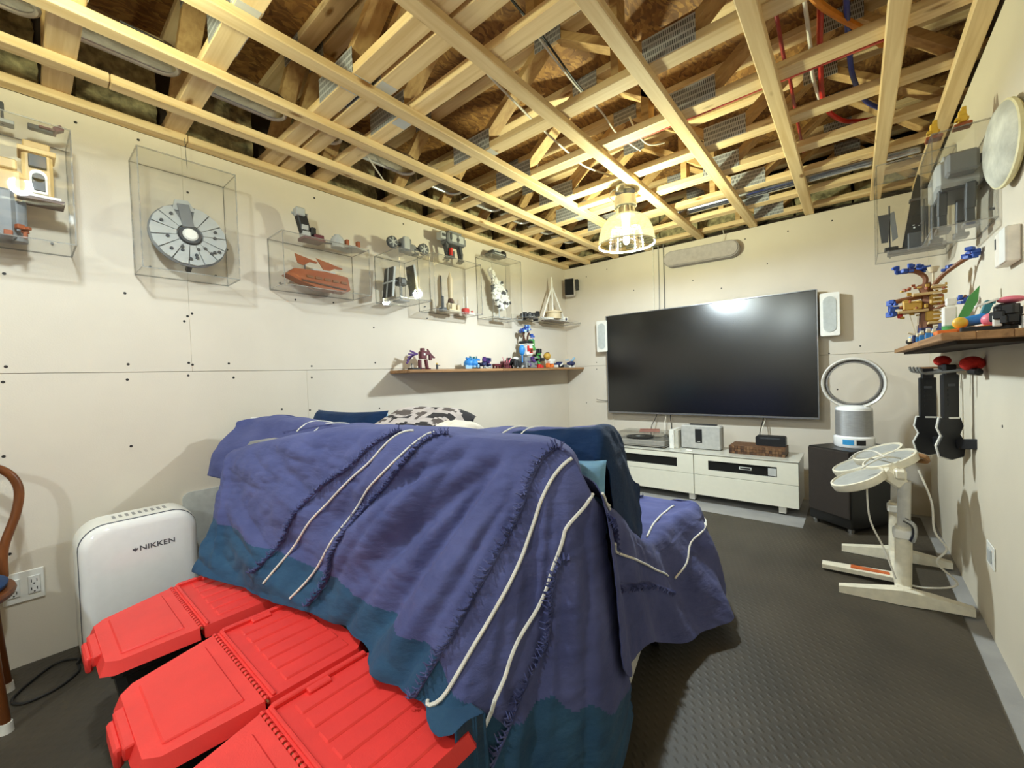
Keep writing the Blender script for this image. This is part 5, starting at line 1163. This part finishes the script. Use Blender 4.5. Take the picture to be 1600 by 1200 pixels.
# clear bracket shelf with a tripod station
bs = thing('acrylic_shelf', 'clear acrylic bracket shelf in the left back corner holding a white station', 'shelf', (.12, 3.75, 1.742))
pane(bs, (e0, 3.30, 1.744), (.24, 4.30, 1.750), 2); pane(bs, (e0, 3.30, 1.750), (.006, 4.30, 1.80), 0); pane(bs, (.235, 3.30, 1.750), (.24, 4.30, 1.765), 0)
toy('model_station', 'white model station with a tall three legged mast on the clear shelf', 'brick model', (.13, 3.88, 1.7505), [
    ('mast', 'white', [('c', (0, 0, .10), (0, 0, .46), .010), ('c', (0, 0, .46), (0, 0, .50), .006)]), ('strut', 'white', [('c', (.02, -.22, .03), (0, 0, .40), .009)]), ('strut', 'white', [('c', (.0, .24, .03), (0, 0, .40), .009)]),
    ('dome', 'sand', [('c', (0, .02, .03), (0, .02, .10), .085, .075), ('c', (0, .02, .10), (0, .02, .115), .095), ('s', (0, .02, .115), (.03, .03, .03))]), ('pod', 'white', [('b', (.02, .19, .035), (.07, .10, .06)), ('b', (.02, -.12, .02), (.08, .10, .03))]), ('mark', 'dkblue', [('c', (.055, .19, .035), (.057, .19, .035), .018)]), ('base', 'dbrown', [('b', (0, .05, .006), (.12, .40, .012))])])
toy('model_wreck', 'low dark cluttered brick model at the left end of the clear shelf', 'brick model', (.13, 3.48, 1.7505), [('hull', 'black', clutter(22, ((-.05, .05), (-.12, .10), (.012, .05)), .035, 8)), ('pipes', 'lgrey', clutter(7, ((-.04, .06), (-.12, .14), (.012, .03)), .022, 9))])
# ---- models on the left oak shelf
zs = 1.2295
toy('winged_robot', 'purple winged brick robot on a black base at the left end of the oak shelf', 'brick model', (.12, 2.03, zs), [
    ('base', 'black', [('b', (0, -.05, .008), (.06, .12, .014)), ('c', (0, -.09, .014), (0, -.09, .05), .003)]), ('leg', 'maroon', [('b', (0, -.015, .045), (.025, .02, .07)), ('b', (.01, -.015, .006), (.05, .022, .012))]), ('leg', 'maroon', [('b', (0, .05, .045), (.025, .02, .075), ('x', .15)), ('b', (.01, .055, .006), (.05, .022, .012))]),
    ('torso', 'maroon', [('b', (0, .015, .115), (.045, .055, .06)), ('b', (0, .015, .155), (.03, .03, .03)), ('b', (0, .06, .13), (.03, .04, .03)), ('b', (0, .09, .10), (.02, .025, .05))]), ('chest', 'white', [('b', (.025, .015, .12), (.006, .014, .016))]),
    ('wing', 'purple', [('b', (-.01, -.06 - .012 * k, .135 - .014 * k), (.012, .075, .012), ('x', -.35 + .32 * k)) for k in range(5)]), ('wing', 'maroon', [('b', (-.01, .09 + .008 * k, .14 - .013 * k), (.012, .06, .011), ('x', -.9 + .25 * k)) for k in range(4)])])
toy('tiny_figure', 'tiny dark brick figure beside the purple winged robot', 'brick model', (.14, 2.17, zs), [('body', 'dgrey', [('b', (0, 0, .02), (.014, .014, .04)), ('b', (0, .014, .032), (.008, .03, .006))]), ('head', 'yellow', [('s', (0, 0, .046), (.007, .007, .007))])])
toy('blue_beast', 'bright blue spiky brick creature in the middle of the left oak shelf', 'brick model', (.12, 2.60, zs), [('body', 'sky', [('s', (0, -.03, .05), (.05, .07, .045)), ('s', (.02, -.02, .05), (.05, .04, .035))] + [('b', (0, -.06 + .03 * k, .085), (.02, .05, .014), ('x', -.6 + .1 * k)) for k in range(5)]), ('legs', 'lblue', clutter(10, ((-.03, .05), (-.10, .02), (.012, .03)), .022, 21)), ('spines', 'teal', clutter(8, ((-.02, .03), (-.06, .04), (.08, .115)), .014, 22))])
toy('dark_beast', 'dark blue and purple brick creature right behind the bright blue one', 'brick model', (.12, 2.73, zs), [('body', 'dkblue', clutter(14, ((-.04, .04), (-.04, .05), (.015, .09)), .032, 23)), ('armour', 'purple', clutter(7, ((.0, .05), (-.04, .04), (.05, .10)), .02, 24)), ('claws', 'lgrey', clutter(6, ((.0, .06), (-.02, .08), (.009, .02)), .016, 25))])
toy('brick_spider', 'small maroon many legged brick critter on the left oak shelf', 'brick model', (.13, 2.90, zs), [('body', 'maroon', [('b', (0, 0, .035), (.04, .08, .02))]), ('legs', 'maroon', [('b', (.015 * (-1) ** k, -.05 + .02 * k, .016), (.012, .008, .03)) for k in range(6)])])
toy('brick_crab', 'reddish brick creature with raised horns left of the tower set', 'brick model', (.12, 3.04, zs), [('body', 'maroon', clutter(12, ((-.04, .04), (-.05, .05), (.015, .06)), .03, 27)), ('horns', 'pink', [('c', (.02, -.03, .05), (.03, -.07, .11), .005, .002), ('c', (.02, .0, .06), (.03, .0, .12), .005, .002), ('c', (.02, .03, .05), (.03, .05, .10), .005, .002)])])
toy('brick_tank', 'black tracked brick vehicle with white dome just left of the tower set', 'brick model', (.12, 3.18, zs), [('body', 'black', clutter(16, ((-.05, .05), (-.06, .07), (.02, .09)), .036, 29)), ('dome', 'white', [('s', (.0, .02, .10), (.03, .03, .018))]), ('trim', 'lgrey', clutter(6, ((.03, .06), (-.05, .07), (.012, .03)), .018, 30))])
toy('brick_playhouse', 'tall colourful brick tower house with blue treetop on the left oak shelf', 'brick model', (.12, 3.38, zs), [
    ('base', 'mgrey', [('b', (0, 0, .03), (.14, .18, .06)), ('b', (0, -.03, .09), (.12, .13, .06))] + clutter(12, ((-.02, .08), (-.09, .09), (.02, .11)), .022, 31)), ('stone', 'purple', clutter(10, ((.05, .08), (-.06, .06), (.03, .11)), .02, 32)),
    ('house', 'white', [('b', (.0, -.0, .185), (.11, .10, .11)), ('b', (0, 0, .246), (.12, .11, .012))]), ('window_frame', 'red', [('b', (.057, .01, .18), (.006, .05, .05)), ('b', (.057, -.035, .20), (.006, .03, .06))]), ('dark_window', 'dbrown', [('b', (.061, .01, .178), (.004, .028, .03))]),
    ('balcony', 'sky', [('s', (.02, -.095, .185), (.03, .035, .055)), ('c', (.02, -.095, .06), (.02, -.095, .15), .008)]), ('slide', 'green', [('b', (.01, .08, .25), (.06, .05, .10)), ('b', (.03, .075, .20), (.05, .04, .03))]), ('roof', 'black', [('b', (0, 0, .27), (.11, .10, .025))]),
    ('trunk', 'dbrown', [('t', [(0, -.02, .28), (.0, -.035, .34), (.0, -.01, .40), (.0, .02, .42)], .011), ('t', [(0, .03, .28), (.0, .035, .33), (.0, .06, .37)], .010)]), ('leaves', 'blue', clutter(12, ((-.03, .04), (-.06, .07), (.38, .44)), .026, 33) + clutter(6, ((-.02, .03), (.06, .11), (.29, .36)), .022, 34)), ('blossom', 'lblue', clutter(8, ((-.03, .05), (-.06, .06), (.37, .44)), .018, 35))])
toy('brick_creature', 'black and green brick creature with red feet right of the tower set', 'brick model', (.13, 3.56, zs), [('body', 'black', clutter(16, ((-.04, .04), (-.03, .05), (.04, .19)), .034, 36)), ('belly', 'green', clutter(6, ((.02, .05), (-.05, .0), (.04, .15)), .022, 37)), ('feet', 'red', [('b', (.02, -.03, .02), (.07, .05, .04)), ('b', (.02, .03, .015), (.05, .04, .03))])])
toy('brick_figure', 'yellow and white brick figure standing on the left oak shelf', 'brick model', (.13, 3.78, zs), [('legs', 'orange', [('b', (0, -.03, .03), (.04, .03, .05)), ('b', (0, .04, .03), (.04, .04, .05))]), ('body', 'white', [('b', (0, .03, .085), (.05, .11, .03)), ('b', (.0, .02, .06), (.05, .06, .03))]), ('head', 'gold', [('s', (0, -.04, .13), (.04, .045, .04))]), ('hat', 'dbrown', [('b', (0, -.03, .165), (.03, .03, .02))])])
toy('brick_car', 'small blue and white brick car near the corner end of the oak shelf', 'brick model', (.13, 3.97, zs), [('body', 'dkblue', [('b', (0, 0, .04), (.06, .11, .03)), ('b', (0, .01, .06), (.05, .06, .02))]), ('stripe', 'white', [('b', (.031, .01, .035), (.004, .07, .02), ('x', .4)), ('b', (0, -.05, .02), (.05, .02, .03))]), ('wheels', 'black', [('c', (-.032, y, .016), (.032, y, .016), .016) for y in (-.035, .04)])])
toy('brick_plate', 'small grey brick piece lying between the blue car and the blue copter', 'brick model', (.13, 4.10, zs), [('plate', 'mgrey', [('b', (0, 0, .012), (.05, .09, .02)), ('b', (0, 0, .03), (.03, .06, .016))]), ('grip', 'tan', [('b', (0, .0, .042), (.02, .05, .01))])])
toy('brick_copter', 'dark blue and white brick aircraft at the corner end of the oak shelf', 'brick model', (.13, 4.24, zs), [('body', 'dkblue', [('s', (0, 0, .05), (.04, .06, .03)), ('b', (0, -.04, .05), (.05, .05, .03))]), ('tail', 'lblue', [('b', (0, .03, .09), (.02, .10, .02), ('x', .6)), ('b', (0, -.09, .09), (.02, .06, .012))]), ('skids', 'white', [('b', (0, .03, .014), (.05, .03, .026)), ('b', (0, -.05, .014), (.05, .02, .026))])])
# ---- right wall: two cases
xr = W - e0
case('clear case on the right wall with a grey legged machine beside the round disc', 2.984, xr, 2.42, 2.78, 1.70, 2.085, -1)
beast('brick_machine', 'grey boxy four legged brick machine inside the clear case on the right wall', (3.075, 2.60, 1.706), 1.5, 'lgrey', 'mgrey', 'dgrey')
case('tall clear case in the right back corner with a black finned model', 2.842, xr, 3.22, 3.56, 1.79, 2.30, -1)
toy('model_craft', 'black tapered upright model with a long foot bar in the right corner case', 'brick model', (3.01, 3.38, 1.796), [
    ('fin', 'black', [('p', [(-.055, .02), (.055, .02), (.06, .40), (.015, .44), (.0, .38)], (0, .03, 0), (1, 0, 0), (0, 0, 1), .05)]), ('foot_bar', 'black', [('b', (.005, 0, .018), (.245, .07, .034)), ('b', (-.10, 0, .04), (.06, .06, .02))]), ('collar', 'dgrey', [('b', (0, -.03, .06), (.06, .03, .10)), ('b', (.02, 0, .30), (.08, .05, .015))]), ('studs', 'lgrey', clutter(8, ((-.01, .05), (-.035, -.028), (.03, .16)), .006, 40))])
toy('model_wing', 'pair of dark grey tapered boards standing left in the right corner case', 'brick model', (2.90, 3.45, 1.796), [('board', 'dgrey', [('p', [(-.03, .10), (-.0, .10), (.012, .27), (-.045, .27)], (0, 0, 0), (1, 0, 0), (0, 0, 1), .01)]), ('board', 'mgrey', [('p', [(.02, .10), (.045, .12), (.03, .28), (.008, .27)], (0, 0, 0), (1, 0, 0), (0, 0, 1), .01)]), ('rod', 'dgrey', [('c', (.008, 0, .0), (.008, 0, .32), .004)])])
for (x, y, z, lb) in ((3.0, 2.50, 2.0855, 'small yellow brick figure on the left front corner of the right wall case'), (3.075, 2.45, 2.0855, 'small yellow brick figure on a red base on top of the right wall case')):
    toy('brick_figure', lb, 'brick model', (x, y, z), [('base', 'rust', [('b', (0, 0, .006), (.05, .05, .012)), ('b', (.01, .01, .016), (.03, .03, .01))]), ('body', 'yellow', [('b', (0, 0, .034), (.026, .03, .028)), ('b', (.0, 0, .056), (.022, .022, .02)), ('b', (-.015, -.012, .03), (.014, .02, .012)), ('b', (.012, .014, .038), (.016, .02, .012)), ('b', (.004, 0, .072), (.014, .016, .016))])])
# ---- right oak shelf: tree house and toys
zr = 1.246
TRK = [('t', [(0, 0, 0), (.0, 0, .12), (.01, 0, .22), (-.005, 0, .30)], .026), ('t', [(-.005, 0, .28), (-.0, 0, .33), (-.03, -.0, .365), (-.06, 0, .375)], .011), ('t', [(.02, -.02, .27), (.05, -.08, .32), (.10, -.16, .36), (.125, -.24, .37)], .010), ('t', [(.0, 0, .24), (-.05, 0, .235), (-.11, 0, .225)], .012), ('t', [(.02, -.02, .16), (.06, -.10, .18), (.11, -.18, .20)], .007)]
toy('brick_treehouse', 'brown brick tree house with blue leaves standing on the right oak shelf', 'brick model', (3.01, 2.92, zr), [
    ('trunk', 'brown', TRK), ('platform', 'tan', [('b', (0, 0, .245), (.10, .12, .012)), ('b', (-.05, 0, .165), (.11, .10, .012)), ('b', (.04, -.02, .275), (.05, .07, .012)), ('b', (.04, -.03, .10), (.08, .09, .012))]),
    ('cabin', 'gold', [('b', (.035, -.01, .215), (.05, .06, .05)), ('b', (-.05, 0, .195), (.07, .06, .045)), ('b', (.02, -.02, .135), (.05, .05, .05))] + clutter(34, ((-.09, .07), (-.05, .04), (.13, .29)), .013, 51)), ('railing', 'rust', clutter(22, ((-.10, .06), (-.06, .02), (.17, .30)), .010, 52)), ('ladder', 'sand', [('b', (.035, -.06, .06 + .02 * k), (.03, .006, .006)) for k in range(12)]),
    ('lookout', 'sand', [('c', (.025, -.02, .28), (.025, -.02, .35), .004), ('c', (.025, -.02, .35), (.025, -.02, .375), .014, .024)]),
    ('leaves', 'blue', clutter(22, ((-.11, .03), (-.03, .03), (.37, .40)), .016, 53) + clutter(9, ((.10, .135), (-.26, -.19), (.36, .40)), .018, 54) + clutter(10, ((-.135, -.10), (-.03, .02), (.15, .23)), .020, 55) + clutter(7, ((.09, .12), (-.20, -.15), (.17, .21)), .016, 56) + clutter(5, ((.05, .08), (-.12, -.08), (.34, .36)), .014, 57)), ('swing', 'sand', [('c', (-.06, -.02, .15), (-.04, -.02, .05), .0015), ('c', (-.03, -.02, .15), (-.035, -.02, .05), .0015), ('b', (-.045, -.02, .05), (.05, .03, .006), ('y', .4))]), ('lantern', 'red', [('b', (-.095, 0, .15), (.02, .02, .022))]), ('base', 'dkblue', clutter(18, ((-.04, .07), (-.10, .06), (.015, .08)), .028, 58)), ('tiny_figures', 'sand', clutter(12, ((-.06, .05), (-.14, -.02), (.012, .04)), .014, 59))])  # last part: tiny figures under the tree, roughed in as random bricks
toy('brick_boat', 'small dark round brick boat at the far end of the right oak shelf', 'brick model', (2.965, 3.0, zr), [('hull', 'black', [('s', (0, 0, .018), (.025, .035, .018))]), ('load', 'lblue', clutter(7, ((-.015, .015), (-.02, .02), (.025, .04)), .012, 61))])
toy('brick_plant', 'green leaf shaped brick piece leaning beside the tree house', 'brick model', (3.06, 2.42, zr), [('leaf', 'green', [('p', [(-.02, .05), (.0, .04), (.045, .14), (.05, .20), (.02, .16)], (0, 0, 0), (1, 0, 0), (0, 0, 1), .014)]), ('pot', 'green', [('c', (-.02, 0, 0), (-.02, 0, .05), .03, .034)]), ('block', 'white', [('b', (-.03, .01, .09), (.04, .04, .08)), ('b', (-.025, .01, .15), (.03, .03, .03))])])
toy('toy_racer', 'orange and red sled shaped toy with yellow and blue round parts on the right shelf', 'toy', (3.03, 2.12, zr), [('sled', 'orange', [('b', (0, 0, .018), (.15, .08, .012), ('y', -.08)), ('b', (-.05, -.03, .010), (.05, .05, .018))]), ('ball', 'yellow', [('s', (-.015, -.02, .042), (.020, .020, .020))]), ('tube', 'sky', [('c', (.0, .02, .045), (.05, .02, .055), .018)]), ('ball_pink', 'pink', [('s', (.06, -.02, .045), (.028, .03, .024))]), ('fin', 'teal', [('b', (.055, .03, .09), (.02, .02, .05), ('y', .3)), ('b', (.062, .03, .108), (.025, .02, .012))]), ('skid', 'black', [('b', (-.02, .0, .010), (.05, .05, .018)), ('b', (.04, 0, .012), (.05, .05, .018))])])
tf = toy('tiny_figure', 'tiny blue and white brick figure standing in front of the tree house', 'brick model', (2.962, 2.36, zr), [('body', 'sky', [('b', (0, 0, .014), (.016, .012, .026))]), ('head', 'sand', [('s', (0, 0, .034), (.008, .008, .008))]), ('hat', 'white', [('b', (0, 0, .043), (.012, .012, .006))])], 'tiny figures before the tree house')
for x_, y_ in ((2.985, 2.42), (2.958, 2.52), (2.99, 2.60), (2.962, 2.70)): copytree(tf, 'tiny_figure', (x_, y_, zr), 'tiny blue and white brick figure standing in front of the tree house', 'tiny figures before the tree house')
toy('toy_critter', 'black and white brick critter with a pink cap at the near end of right shelf', 'toy', (3.095, 1.94, zr), [('body', 'black', clutter(18, ((-.02, .035), (-.03, .03), (.02, .075)), .024, 71)), ('cap', 'pink', [('s', (.005, .0, .092), (.03, .035, .011))]), ('brim', 'white', [('b', (-.045, .0, .088), (.05, .03, .006), ('y', -.35)), ('b', (-.025, -.01, .03), (.018, .018, .035)), ('b', (.03, -.03, .02), (.02, .02, .04))]), ('tail', 'black', [('b', (-.055, .01, .010), (.09, .03, .014))])])
